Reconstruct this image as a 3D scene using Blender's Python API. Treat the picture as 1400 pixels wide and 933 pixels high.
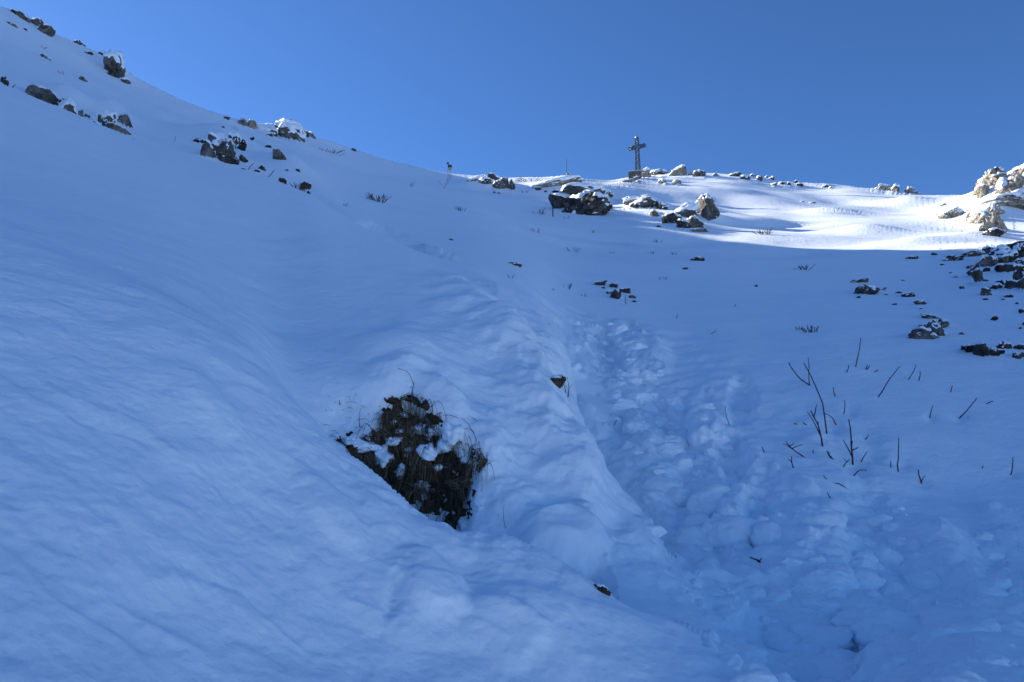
import bpy, bmesh, math, random
import numpy as np
from mathutils import Vector, Matrix

random.seed(7)
rng = np.random.default_rng(7)
scene = bpy.context.scene
for o in list(bpy.data.objects):
    bpy.data.objects.remove(o)
C = scene.collection

# ------------------------------------------------------------------ camera
LENS, PITCH = 26.0, math.radians(12.0)
FPX = 1400 * LENS / 36.0                      # focal length in photograph pixels
cam_d = bpy.data.cameras.new('camera')
cam_d.lens = LENS
cam_d.sensor_width = 36.0
cam_d.clip_start = 0.05
cam_d.clip_end = 20000.0
cam = bpy.data.objects.new('camera', cam_d)
C.objects.link(cam)
cam.location = (0, 0, 0)
cam.rotation_euler = (math.radians(90) + PITCH, 0, 0)
scene.camera = cam

# ------------------------------------------------------------------ sky, sun, exposure
SUN_AZ, SUN_EL = math.radians(-58.0), math.radians(25.2)   # azimuth from +Y, clockwise
world = bpy.data.worlds.new('World')
scene.world = world
world.use_nodes = True
nt = world.node_tree
nt.nodes.clear()
wo = nt.nodes.new('ShaderNodeOutputWorld')
bg = nt.nodes.new('ShaderNodeBackground')
sky = nt.nodes.new('ShaderNodeTexSky')
sky.sky_type = 'NISHITA'
sky.sun_disc = False
sky.sun_elevation = SUN_EL
sky.sun_rotation = SUN_AZ
sky.altitude = 1600.0
sky.air_density = 1.0
sky.dust_density = 0.3
sky.ozone_density = 10.0
bg.inputs['Strength'].default_value = 0.063
nt.links.new(sky.outputs['Color'], bg.inputs['Color'])
nt.links.new(bg.outputs['Background'], wo.inputs['Surface'])
sun_d = bpy.data.lights.new('sun', 'SUN')
sun_d.energy = 4.5
sun_d.angle = math.radians(0.53)
sun_d.color = (1.0, 0.91, 0.77)
sun = bpy.data.objects.new('sun', sun_d)
C.objects.link(sun)
sdir = Vector((math.sin(SUN_AZ) * math.cos(SUN_EL), math.cos(SUN_AZ) * math.cos(SUN_EL), math.sin(SUN_EL)))
sun.rotation_euler = sdir.to_track_quat('Z', 'Y').to_euler()
sun.location = (-60, 20, 90)
vs = scene.view_settings
vs.view_transform = 'Standard'
vs.look = 'None'
vs.exposure = 1.56
scene.cycles.max_bounces = 12
scene.cycles.diffuse_bounces = 8
vs.gamma = 1.0
vs.use_curve_mapping = False

# ------------------------------------------------------------------ noise
_perm = np.random.default_rng(3).permutation(4096).astype(np.int64)
_g = np.random.default_rng(4).normal(size=(4096, 3))
_g /= np.linalg.norm(_g, axis=1)[:, None]
_g = _g.astype(np.float32)

def perlin(x, y, z):
    xi, yi, zi = np.floor(x).astype(np.int64), np.floor(y).astype(np.int64), np.floor(z).astype(np.int64)
    xf, yf, zf = (x - xi).astype(np.float32), (y - yi).astype(np.float32), (z - zi).astype(np.float32)
    u, v, w = (t * t * t * (t * (t * 6 - 15) + 10) for t in (xf, yf, zf))
    def corner(a, b, c):
        h = _perm[(_perm[(_perm[(xi + a) & 4095] + yi + b) & 4095] + zi + c) & 4095]
        return _g[h, 0] * (xf - a) + _g[h, 1] * (yf - b) + _g[h, 2] * (zf - c)
    def lerp(t, a, b):
        return a + t * (b - a)
    x00 = lerp(u, corner(0, 0, 0), corner(1, 0, 0)); x10 = lerp(u, corner(0, 1, 0), corner(1, 1, 0))
    x01 = lerp(u, corner(0, 0, 1), corner(1, 0, 1)); x11 = lerp(u, corner(0, 1, 1), corner(1, 1, 1))
    return lerp(w, lerp(v, x00, x10), lerp(v, x01, x11)) * 1.6

def fbm(p, f, octaves=4, gain=0.5):
    s, a = 0, 1.0
    for k in range(octaves):
        s = s + a * perlin(p[..., 0] * f + 17.3 * k, p[..., 1] * f - 9.1 * k, p[..., 2] * f + 3.7 * k)
        f *= 2.03
        a *= gain
    return s

def sstep(a, b, x):
    t = np.clip((x - a) / (b - a), 0, 1)
    return t * t * (3 - 2 * t)

# ------------------------------------------------------------------ materials
def new_mat(name):
    m = bpy.data.materials.new(name)
    m.use_nodes = True
    n = m.node_tree.nodes
    n.clear()
    out = n.new('ShaderNodeOutputMaterial')
    b = n.new('ShaderNodeBsdfPrincipled')
    m.node_tree.links.new(b.outputs[0], out.inputs[0])
    return m, n, m.node_tree.links, b

def ramp(n, stops):
    r = n.new('ShaderNodeValToRGB')
    while len(r.color_ramp.elements) < len(stops):
        r.color_ramp.elements.new(0.5)
    for e, (p, c) in zip(r.color_ramp.elements, stops):
        e.position = p
        e.color = (*c, 1)
    return r

def noise_node(n, l, scale, detail=6, rough=0.6, obj=False, lac=2.0):
    tc = n.new('ShaderNodeTexCoord')
    t = n.new('ShaderNodeTexNoise')
    t.inputs['Scale'].default_value = scale
    t.inputs['Detail'].default_value = detail
    t.inputs['Roughness'].default_value = rough
    if obj:
        l.new(tc.outputs['Object'], t.inputs['Vector'])
    else:
        g = n.new('ShaderNodeNewGeometry')
        l.new(g.outputs['Position'], t.inputs['Vector'])
    return t

def snow_material():
    m, n, l, b = new_mat('snow')
    t = noise_node(n, l, 1.3, 8, 0.65)
    r = ramp(n, [(0.3, (0.77, 0.85, 0.92)), (0.7, (0.82, 0.89, 0.95))])
    l.new(t.outputs['Fac'], r.inputs['Fac'])
    l.new(r.outputs['Color'], b.inputs['Base Color'])
    b.inputs['Roughness'].default_value = 0.75
    b.inputs['Specular IOR Level'].default_value = 0.25
    f1 = noise_node(n, l, 38.0, 5, 0.7)
    f2 = noise_node(n, l, 7.0, 4, 0.6)
    ad = n.new('ShaderNodeMath'); ad.operation = 'MULTIPLY_ADD'
    l.new(f1.outputs['Fac'], ad.inputs[0]); ad.inputs[1].default_value = 0.22
    l.new(f2.outputs['Fac'], ad.inputs[2])
    bp = n.new('ShaderNodeBump')
    bp.inputs['Strength'].default_value = 0.4
    bp.inputs['Distance'].default_value = 0.03
    l.new(ad.outputs[0], bp.inputs['Height'])
    f3 = noise_node(n, l, 1.1, 5, 0.75)
    bq = n.new('ShaderNodeBump')
    bq.inputs['Strength'].default_value = 0.6
    bq.inputs['Distance'].default_value = 0.07
    l.new(f3.outputs['Fac'], bq.inputs['Height'])
    l.new(bq.outputs['Normal'], bp.inputs['Normal'])
    l.new(bp.outputs['Normal'], b.inputs['Normal'])
    return m

def rock_material(name, dark, mid, light, scale):
    m, n, l, b = new_mat(name)
    t = noise_node(n, l, scale, 10, 0.68)
    r = ramp(n, [(0.30, dark), (0.47, mid), (0.68, light)])
    l.new(t.outputs['Fac'], r.inputs['Fac'])
    t2 = noise_node(n, l, scale * 3.1, 6, 0.7)
    r2 = ramp(n, [(0.36, (0.22, 0.20, 0.18)), (0.52, (1, 1, 1))])
    l.new(t2.outputs['Fac'], r2.inputs['Fac'])
    mx = n.new('ShaderNodeMix'); mx.data_type = 'RGBA'; mx.blend_type = 'MULTIPLY'
    mx.inputs[0].default_value = 0.8
    l.new(r.outputs['Color'], mx.inputs[6]); l.new(r2.outputs['Color'], mx.inputs[7])
    l.new(mx.outputs[2], b.inputs['Base Color'])
    b.inputs['Roughness'].default_value = 0.9
    b.inputs['Specular IOR Level'].default_value = 0.2
    bp = n.new('ShaderNodeBump')
    bp.inputs['Strength'].default_value = 0.9
    bp.inputs['Distance'].default_value = 0.12 / scale * 2
    l.new(t2.outputs['Fac'], bp.inputs['Height'])
    l.new(bp.outputs['Normal'], b.inputs['Normal'])
    return m

def plain_material(name, c0, c1, scale, rough=0.85, metal=0.0):
    m, n, l, b = new_mat(name)
    t = noise_node(n, l, scale, 6, 0.7)
    r = ramp(n, [(0.3, c0), (0.7, c1)])
    l.new(t.outputs['Fac'], r.inputs['Fac'])
    l.new(r.outputs['Color'], b.inputs['Base Color'])
    b.inputs['Roughness'].default_value = rough
    b.inputs['Metallic'].default_value = metal
    b.inputs['Specular IOR Level'].default_value = 0.2
    return m

M_SNOW = snow_material()
M_ROCK = rock_material('limestone', (0.03, 0.03, 0.03), (0.11, 0.107, 0.10), (0.27, 0.255, 0.235), 1.1)
M_TAN = rock_material('tan_limestone', (0.08, 0.07, 0.06), (0.30, 0.27, 0.225), (0.46, 0.41, 0.34), 0.8)
M_DARK = rock_material('dark_wet_rock', (0.010, 0.010, 0.010), (0.05, 0.048, 0.045), (0.17, 0.163, 0.152), 1.3)
M_SOIL = plain_material('dark_soil', (0.012, 0.009, 0.006), (0.085, 0.056, 0.034), 22.0)
M_STRAW = plain_material('dead_grass_straw', (0.10, 0.07, 0.04), (0.34, 0.25, 0.14), 30.0)
M_TWIG = plain_material('twig_bark', (0.018, 0.010, 0.010), (0.06, 0.032, 0.03), 40.0)
M_SHRUB = plain_material('dry_shrub_stems', (0.03, 0.025, 0.022), (0.10, 0.08, 0.06), 20.0)
M_IRON = plain_material('weathered_iron', (0.02, 0.02, 0.022), (0.07, 0.068, 0.066), 3.0, 0.7, 0.3)
M_RIME = plain_material('rime_ice', (0.70, 0.74, 0.78), (0.86, 0.88, 0.90), 4.0)
M_STONE = plain_material('plinth_stone', (0.07, 0.065, 0.06), (0.17, 0.155, 0.14), 2.0)
M_YELLOW = plain_material('yellow_paint', (0.45, 0.36, 0.12), (0.6, 0.5, 0.2), 5.0)

# ------------------------------------------------------------------ camera geometry helpers
cp, sp = math.cos(PITCH), math.sin(PITCH)
def pix_dir(u, v):
    a, b = (u - 700.0) / FPX, (466.5 - v) / FPX
    return np.array([a, cp - b * sp, sp + b * cp])
def pix_ang(u, v):
    d = pix_dir(u, v)
    return math.atan2(d[0], d[1]), math.atan2(d[2], math.hypot(d[0], d[1]))
def project(P):
    f = P[..., 1] * cp + P[..., 2] * sp
    up = -P[..., 1] * sp + P[..., 2] * cp
    ff = np.where(f > 1e-3, f, 1e-3)
    return 700 + FPX * P[..., 0] / ff, 466.5 - FPX * up / ff, f

# ------------------------------------------------------------------ where the rocks lie (used twice: for the snow banked round them, then to build them)
def rocks(boulder, outcrop):
    # ------------------------------------------------------------------ rocks along the crest and skyline
    SKY_G = 'small rocks of the ridge above the smooth snow bank'
    boulder('grey rock with snowy top, highest of all on the steep ridge', 27, 18, 26, 14, -25, 0.35, rmin=40)
    outcrop('two dark lumps joined in a row on the steep ridge skyline', 57, 40, [(50, 29, 17, 14, -30, 0.40), (66, 42, 22, 17, -35, 0.15)], rmin=40)
    boulder('lone small upright block on the steep ridge skyline', 106, 56, 11, 10, 0, 0.10, rmin=40)
    outcrop('tall snow plastered rock with a small knob on top, standing on the ridge', 156, 100,
            [(155, 88, 26, 37, 12, 0.62), (166, 80, 11, 16, 10, 0.2), (157, 69, 9, 8, 10, 0.0), (152, 100, 16, 10, 0, 0.0, {'mat': M_DARK})], rmin=40)
    for (u, v, w, h, t, sn, lb) in (
            (18, 33, 13, 6, -20, 0.3, 'flat dark rock just below the highest ridge rock'), (34, 38, 5, 3, 0, 0.2, 'dark speck of rock below the joined ridge lumps'),
            (62, 77, 16, 7, -18, 0.2, 'slanting flat rock on open snow below the joined ridge lumps'), (113, 106, 11, 9, -15, 0.3, 'small rock alone on snow between the knobbed ridge rock and the thin slab'),
            (124, 71, 10, 6, -15, 0.45, 'snow covered stone between the lone block and the knobbed ridge rock'), (139, 71, 7, 4, 0, 0.2, 'tiny skyline stone next to the knobbed ridge rock'),
            (171, 109, 12, 9, 5, 0.3, 'round stone at the foot of the knobbed ridge rock'), (41, 27, 6, 4, 0, 0.3, 'tiny stone between the highest ridge rock and the joined lumps'),
            (117, 58, 9, 4, -30, 0.4, 'thin sliver of rock trailing from the lone skyline block'), (33, 118, 4, 3, 0, 0.0, 'dark pebble of rock uphill of the bare pointed boulder')):
        boulder(lb, u, v, w, h, t, sn, rmin=28, group=SKY_G, mat=M_DARK if w < 10 else None)
    boulder('dark rock jutting from snow uphill of the pointed boulder', 3, 110, 11, 15, 10, 0.15, rmin=21, mat=M_DARK)
    boulder('bare pointed dark boulder behind the smooth snow crest', 58, 127, 38, 28, 0, 0.08, rmin=21, rough=0.8)
    outcrop('snow laden rock hump just downhill of the bare pointed boulder', 95, 150,
            [(93, 146, 30, 24, -28, 0.66), (84, 138, 12, 14, -30, 0.2, {'mat': M_DARK}), (90, 152, 22, 9, -22, 0.05, {'mat': M_DARK}), (107, 154, 11, 16, -25, 0.15)], rmin=21)
    outcrop('thin dark slab standing on edge beside a snow hollow', 134, 170,
            [(136, 160, 8, 18, 14, 0.1), (131, 172, 18, 12, -25, 0.2, {'mat': M_DARK}), (143, 168, 8, 12, -10, 0.2), (121, 157, 8, 5, -20, 0.1)], rmin=21)
    outcrop('rounded grey rock with snow shoulder below the thin slab', 163, 172,
            [(168, 164, 22, 22, -10, 0.25), (158, 175, 30, 14, -22, 0.10), (150, 160, 30, 18, -10, 0.85)], rmin=21)
    boulder('small dark stone next to the rounded grey rock', 182, 189, 9, 6, -10, 0.15, rmin=21, mat=M_DARK)
    outcrop('large dark outcrop streaked with snow behind the smooth crest', 305, 215,
            [(309, 204, 38, 34, -8, 0.22), (286, 209, 20, 27, 18, 0.30), (275, 192, 20, 11, -5, 0.15, {'mat': M_DARK}), (300, 190, 30, 22, -12, 0.80), (298, 187, 12, 8, 25, 0.2),
             (312, 218, 26, 12, -12, 0.0, {'mat': M_DARK}), (330, 199, 9, 20, -20, 0.3, {'mat': M_DARK}), (322, 190, 20, 16, -15, 0.8)], rmin=20.5)
    outcrop('pair of blunt grey stones at the foot of the large dark outcrop', 329, 219, [(331, 217, 12, 13, 5, 0.15), (323, 219, 9, 10, -5, 0.3)], rmin=20.5)
    boulder('smooth oval grey boulder lying alone in the snow', 378, 212, 20, 15, -12, 0.10, rmin=20.5, rough=0.6)
    for (u, v, w, h, t, lb) in ((368, 198, 11, 5, 0, 'flat stone just uphill of the smooth oval boulder'), (345, 189, 5, 7, -25, 'small upright stone between the large dark outcrop and the tan rocks'),
                            (357, 229, 10, 9, 0, 'small blocky stone on the crest below the oval boulder'), (349, 232, 8, 4, -10, 'flat stone on the crest beside the small blocky stone'),
                            (335, 229, 8, 3, -8, 'thin stone at the crest below the pair of blunt stones'), (408, 231, 7, 4, -35, 'slanted stone on the snow hump above the earthy crest end'),
                            (391, 231, 5, 3, 0, 'stone speck on the snow hump above the tufted clod'), (307, 173, 5, 3, -20, 'stone speck between the large dark outcrop and the skyline'),
                            (423, 262, 5, 5, 0, 'last dark pebble below the earthy crest end')):
        boulder(lb, u, v, w, h, t, 0.12, rmin=20, group='small stones near the oval boulder', mat=M_DARK)
    boulder('dark earthy hump at the crest end of the rocky bank', 417, 254, 13, 14, -40, 0.12, rmin=18.5, mat=M_SOIL)
    boulder('brown clod with tufts at the edge of the rocky bank', 387, 247, 10, 9, -10, 0.1, rmin=19, mat=M_SOIL)
    boulder('pointed sunlit tan rock on the ridge skyline', 345, 170, 15, 15, -12, 0.12, rmin=40, mat=M_TAN)
    boulder('low tan slab leaning against the pointed sunlit rock', 331, 167, 17, 11, -35, 0.08, rmin=40, mat=M_TAN)
    boulder('tiny dark rock on the skyline uphill of the tan rocks', 312, 159, 8, 6, -25, 0.1, rmin=40, mat=M_DARK)
    outcrop('broad skyline outcrop with thick bright snow cap and grey face', 395, 188,
            [(394, 183, 36, 26, -8, 0.45, {'thick': 0.16}), (375, 183, 16, 12, 15, 0.5), (400, 176, 44, 18, -8, 0.75, {'thick': 0.2}), (409, 184, 12, 16, -20, 0.1, {'mat': M_DARK}),
             (427, 184, 13, 10, -15, 0.2), (421, 178, 16, 10, -15, 0.6), (410, 173, 8, 6, 0, 0.1)], rmin=40)
    boulder('tiny dark rock poking out where the sunlit strip of ridge begins', 487, 204, 8, 4, -15, 0.2, rmin=50, mat=M_DARK)
    outcrop('dark outcrop with sunlit snow cap beside the forked bare branches', 672, 250,
            [(662, 245, 20, 14, -10, 0.45), (688, 251, 25, 19, -28, 0.25), (698, 252, 8, 17, 0, 0.1), (652, 243, 36, 8, 8, 0.95, {'thick': 0.15}), (674, 244, 22, 11, -18, 0.5)], rmin=35)
    for (u, v, w, h) in ((678, 261, 5, 3), (683, 262, 5, 3), (735, 257, 9, 4), (744, 260, 6, 3)):
        boulder('tiny dark stone on snow between two snow capped outcrops', u, v, w, h, -10, 0.1, rmin=30, group='tiny stones between the capped outcrops', mat=M_DARK)
    outcrop('long black rock wall hanging under a thick sunlit snow cap', 795, 288,
            [(800, 279, 62, 40, -8, 0.10, {'mat': M_DARK}), (770, 278, 38, 17, -28, 0.10, {'mat': M_DARK}), (824, 276, 24, 28, 5, 0.15, {'mat': M_DARK}), (806, 283, 26, 26, 0, 0.0),
             (762, 250, 62, 15, 8, 1.0, {'thick': 0.15, 'mat': M_TAN}), (798, 262, 80, 17, -8, 0.92, {'thick': 0.2}), (826, 262, 22, 16, -15, 0.6), (760, 259, 14, 8, 0, 0.25, {'mat': M_DARK})], rmin=35)
    boulder('small grey rock at the foot of the thin mast', 779, 239, 11, 8, -5, 0.2, rmin=50, mat=M_TAN)
    outcrop('ragged dark ledge between the black rock wall and the tall boulder', 888, 284,
            [(884, 277, 38, 18, 8, 0.30, {'mat': M_DARK}), (896, 290, 15, 13, 20, 0.2), (906, 280, 16, 14, -10, 0.5), (870, 272, 30, 10, 0, 0.9), (911, 283, 8, 6, 0, 0.1, {'mat': M_DARK})], rmin=30)
    outcrop('tall rounded grey boulder with a lower black block and snow between them', 955, 308,
            [(972, 289, 26, 42, 4, 0.08, {'sv': 37, 'rough': 0.7}), (962, 273, 28, 14, 12, 0.35, {'mat': M_DARK}), (920, 298, 26, 17, -5, 0.15, {'mat': M_DARK}), (950, 305, 24, 22, -5, 0.30), (936, 307, 18, 14, -20, 0.25, {'mat': M_DARK}),
             (940, 292, 38, 18, 12, 0.95, {'thick': 0.12}), (957, 314, 24, 9, 5, 0.1)], rmin=30)
    boulder('small black stone downhill of the ragged dark ledge', 899, 307, 6, 5, 0, 0.1, rmin=25, mat=M_DARK)

    # summit rocks
    boulder('pale rock leaning against the plinth of the summit cross', 881, 236, 18, 14, 35, 0.35, rmin=70, mat=M_TAN)
    boulder('large tan block on the summit, tallest rock near the cross', 928, 233, 25, 17, 0, 0.15, rmin=70, mat=M_TAN)
    boulder('snowy grey summit rock between the cross and the large tan block', 901, 235, 22, 9, 0, 0.5, rmin=70)
    boulder('wide grey summit rock beyond the large tan block', 957, 237, 18, 11, 0, 0.3, rmin=70)
    for (u, v, w, h, t, lb) in ((976, 239, 9, 5, 0, 'low dark rock past the wide grey summit rock'), (909, 246, 12, 11, -25, 'leaning tan rock on the snow below the snowy grey summit rock'),
                            (925, 248, 15, 9, 25, 'tan rock with snowy slope side, below the large tan block'), (868, 243, 14, 6, 30, 'slanting slab at the foot of the cross plinth'),
                            (856, 245, 16, 5, 15, 'long low slab at the very edge of the summit, past the plinth'), (873, 247, 7, 4, 0, 'small stone on snow in front of the cross plinth'),
                            (945, 236, 9, 6, 0, 'small rock squeezed between the large tan block and the wide grey rock')):
        boulder(lb, u, v, w, h, t, 0.3, rmin=70, group='small rocks below the summit cross', mat=M_TAN)
    for (u, v, w, h, t) in ((1004, 239, 16, 6, 10), (1018, 241, 13, 7, -10), (1028, 237, 8, 5, 0), (1039, 243, 8, 7, -20), (1055, 242, 9, 6, 0), (1061, 250, 9, 5, 20), (1073, 248, 10, 6, -15), (1080, 250, 5, 5, 0), (1090, 247, 7, 5, 0), (1094, 251, 9, 6, -15), (1049, 237, 6, 4, 0), (1128, 253, 9, 5, -10), (1136, 255, 6, 3, 0)):
        boulder('small snow dusted rock in the row along the summit ridge', u, v, w, h, t, 0.4, rmin=70, group='row of small rocks along the summit ridge')
    boulder('wide tan rock on the skyline, first of three in a short row', 1206, 255, 21, 11, -8, 0.25, rmin=60, mat=M_TAN)
    boulder('snow covered round rock, middle of three on the skyline', 1223, 257, 12, 12, 10, 0.6, rmin=60)
    boulder('blocky brown rock, last of three on the skyline', 1240, 260, 12, 10, -8, 0.1, rmin=60, mat=M_TAN)
    boulder('tiny flat rock trailing the three rocks on the skyline', 1248, 262, 12, 4, -5, 0.3, rmin=60, mat=M_TAN)

    # big sunlit outcrops
    outcrop('largest sunlit tan crag with snow ledges, breaking the skyline', 1375, 280,
            [(a[0], a[1], a[2] * 1.2, a[3] * 1.12) + a[4:] for a in [(1392, 257, 52, 46, 12, 0.14, {'rough': 1.3}), (1361, 250, 40, 34, 28, 0.12, {'rough': 1.2}), (1366, 240, 20, 14, 10, 0.1), (1378, 276, 56, 20, 2, 0.32, {'rough': 1.2}),
             (1396, 240, 24, 18, 10, 0.3), (1344, 262, 20, 16, 30, 0.35), (1409, 280, 34, 18, 0, 0.35)]], rmin=40, mat=M_TAN, thick=0.10)
    outcrop('sunlit brown rock with sheer dark right face below the largest crag', 1355, 300,
            [(a[0], a[1], a[2] * 1.25, a[3] * 1.15) + a[4:] for a in [(1344, 289, 46, 22, 8, 0.25), (1362, 302, 24, 38, -6, 0.12), (1342, 298, 26, 16, 5, 0.3), (1360, 317, 22, 12, 0, 0.1, {'mat': M_DARK})]], rmin=35, mat=M_TAN)
    boulder('low weathered slab beside the sheer faced brown rock', 1297, 292, 32, 14, 5, 0.45, rmin=35, mat=M_TAN)
    for (u, v, w, h) in ((1288, 278, 10, 4), (1112, 275, 8, 3), (1098, 274, 6, 3)):
        boulder('tiny rock showing through the sunlit summit slope', u, v, w, h, 0, 0.3, rmin=45, group='tiny rocks on the sunlit slope', mat=M_TAN)

    # shaded broken band
    outcrop('black broken rock band at the lower edge of the sunlit snow', 1330, 352,
            [(a[0], a[1], a[2] * 1.3, a[3] * 1.3) + a[4:] for a in [(1306, 351, 22, 9, 12, 0.10), (1330, 345, 32, 9, 6, 0.1), (1352, 340, 14, 8, 0, 0.3), (1383, 338, 34, 12, 0, 0.15), (1365, 346, 20, 16, 0, 0.3), (1350, 357, 16, 14, 0, 0.25, {'mat': M_ROCK}),
             (1380, 350, 22, 16, -20, 0.4), (1398, 345, 14, 18, 0, 0.2), (1372, 353, 14, 16, 10, 0.15, {'mat': M_ROCK}), (1395, 358, 18, 10, 0, 0.25), (1247, 351, 12, 5, 10, 0.2), (1279, 345, 6, 4, 0, 0.2)]], rmin=18, mat=M_DARK)
    outcrop('jumble of dark blocks hanging below the black broken band', 1370, 375,
            [(a[0], a[1], a[2] * 1.3, a[3] * 1.3) + a[4:] for a in [(1333, 371, 12, 14, -10, 0.15), (1338, 379, 11, 14, 20, 0.1, {'mat': M_ROCK}), (1378, 366, 26, 10, -8, 0.25), (1392, 377, 10, 22, 0, 0.15), (1384, 389, 14, 11, -10, 0.15), (1399, 390, 10, 14, 0, 0.2),
             (1350, 398, 9, 10, 0, 0.1, {'mat': M_ROCK}), (1364, 391, 12, 8, 25, 0.35), (1350, 381, 8, 4, -10, 0.1), (1368, 386, 8, 7, 0, 0.2), (1325, 363, 9, 5, 20, 0.2), (1352, 367, 8, 5, 0, 0.2), (1380, 404, 9, 4, -5, 0.2)]], rmin=16, mat=M_DARK)
    outcrop('small black crag with two slivers above it in the shaded snow', 1183, 398,
            [(1184, 395, 30, 19, -4, 0.10), (1167, 383, 12, 6, 18, 0.05), (1179, 383, 15, 6, 12, 0.1), (1172, 405, 6, 4, 0, 0), (1184, 396, 10, 18, 0, 0.0, {'mat': M_ROCK}), (1207, 394, 12, 4, 25, 0.2)], rmin=12, mat=M_DARK)
    boulder('dark stone cluster leading from the small black crag to the curved slabs', 1239, 402, 19, 8, 5, 0.2, rmin=12, mat=M_DARK)
    boulder('thin dark stone just above the curved grey slabs', 1259, 413, 17, 8, -10, 0.25, rmin=12, mat=M_DARK)
    outcrop('curved grey slabs split by snow, low on the shaded slope', 1266, 455,
            [(1262, 457, 34, 18, -8, 0.12), (1281, 452, 14, 20, 10, 0.15), (1272, 444, 9, 18, -35, 0.15), (1258, 446, 9, 7, 0, 0.1), (1250, 455, 10, 10, 10, 0.3)], rmin=9)
    outcrop('long thin grey slab ending in a block beside the curved slabs', 1280, 436, [(1276, 431, 34, 8, -24, 0.2), (1290, 441, 14, 16, -8, 0.15)], rmin=9)
    outcrop('lowest dark rock wall with ragged edges in the shaded snow', 1345, 480,
            [(1330, 474, 26, 15, -15, 0.15), (1346, 480, 22, 20, -15, 0.15, {'mat': M_ROCK}), (1357, 482, 13, 16, 20, 0.2, {'mat': M_ROCK}), (1373, 473, 16, 12, 10, 0.25), (1366, 479, 14, 8, 25, 0.2), (1316, 475, 5, 5, 0, 0)], rmin=8, mat=M_DARK)
    outcrop('pair of grey blocks next to the lowest dark rock wall', 1394, 484, [(1396, 475, 13, 9, 8, 0.2, {'mat': M_DARK}), (1391, 485, 11, 10, 0, 0.2), (1402, 484, 10, 8, 0, 0.3)], rmin=8)
    for (u, v, w, h) in ((1313, 391, 6, 6), (1287, 360, 5, 3), (1307, 376, 6, 3), (1302, 371, 4, 2), (1362, 434, 8, 8), (1317, 454, 6, 4), (1397, 425, 7, 6), (1400, 440, 6, 9), (1226, 398, 8, 3), (1222, 414, 7, 3), (1209, 401, 5, 2), (1258, 421, 5, 2), (1232, 382, 5, 2), (1347, 409, 6, 3), (1372, 407, 4, 3), (1388, 413, 4, 3), (1396, 447, 4, 4)):
        boulder('tiny dark stone freckling the shaded slope under the black rock band', u, v, w, h, -8, 0.1, rmin=9, group='tiny stones under the black rock band', mat=M_DARK)
    outcrop('scatter of black rock bits pushed through snow beside a small stalk', 845, 402,
            [(821, 386, 20, 7, 14, 0.1), (845, 401, 14, 19, -25, 0.15), (840, 389, 12, 6, -10, 0.2), (852, 396, 14, 9, -5, 0.3), (862, 404, 10, 7, -15, 0.25), (834, 398, 9, 6, 0, 0.4), (826, 392, 5, 3, 0, 0.0), (868, 410, 6, 4, 0, 0.2)], rmin=10, mat=M_DARK)
    boulder('lone snow topped dark rock below the tall boulder', 955, 352, 17, 10, 0, 0.40, rmin=12, mat=M_DARK)
    boulder('tiny flat dark stone near the lone snow topped rock', 934, 365, 9, 4, 0, 0.1, rmin=12, mat=M_DARK)
    boulder('flat black strip of bare earth on the smooth open snow', 706, 361, 20, 6, -3, 0.15, rmin=8, mat=M_SOIL, depth=0.6)
    boulder('tiny dark stone alone on the open shaded snow', 1033, 390, 5, 4, 0, 0.1, rmin=10, mat=M_DARK)
    boulder('tiny dark speck of rock above the flat earth strip', 615, 326, 6, 3, 0, 0.2, rmin=8, mat=M_DARK)
    boulder('dark earth lump under the snow lip at the trench head', 760, 519, 30, 15, -8, 0.18, rmin=4, mat=M_SOIL, depth=0.7)
    boulder('dark crumbly lump at the bottom of a narrow snow hole', 822, 805, 24, 12, -28, 0.2, mat=M_SOIL, depth=0.5)

# ------------------------------------------------------------------ the snow slope
# Survey of the hillside: each layer is a line across the slope (photo column, photo row,
# ground distance in metres); heights between the lines are interpolated along every bearing.
LAY = {}
LAY['A'] = [(-350, 933, 1.5), (0, 933, 1.6), (400, 933, 1.95), (700, 933, 2.2), (1100, 933, 2.5), (1400, 933, 3.0), (1750, 933, 3.2)]
LAY['B'] = [(-350, 200, 5.0), (0, 330, 4.2), (170, 380, 4.0), (330, 466, 3.8), (440, 592, 3.4), (490, 640, 3.25), (545, 677, 3.1), (620, 722, 3.0), (700, 747, 2.95),
            (830, 815, 2.9), (960, 870, 2.9), (1100, 915, 3.0), (1250, 890, 3.6), (1400, 875, 3.9), (1750, 860, 4.2)]
LAY['B2'] = [(-350, 185, 5.5), (0, 318, 4.6), (170, 372, 4.4), (330, 474, 4.1), (440, 632, 3.75), (545, 735, 3.5), (620, 778, 3.4), (700, 792, 3.35),
             (830, 838, 3.25), (960, 862, 3.2), (1100, 895, 3.4), (1250, 865, 4.0), (1400, 848, 4.3), (1750, 830, 4.7)]
LAY['P1'] = [(-350, 170, 6.0), (0, 300, 5.2), (170, 355, 5.1), (330, 440, 4.9), (440, 604, 4.4), (545, 690, 4.2), (620, 735, 4.05), (700, 745, 3.9),
             (830, 800, 3.7), (960, 840, 3.6), (1100, 865, 3.8), (1250, 838, 4.4), (1400, 815, 4.8), (1750, 795, 5.3)]
LAY['P2'] = [(-350, 150, 8.0), (0, 270, 7.0), (170, 325, 6.5), (330, 410, 5.9), (440, 515, 4.85), (545, 530, 4.65), (620, 575, 4.45), (700, 655, 4.25),
             (830, 745, 4.1), (960, 800, 4.0), (1100, 825, 4.3), (1250, 795, 4.9), (1400, 775, 5.4), (1750, 750, 6.0)]
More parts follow.
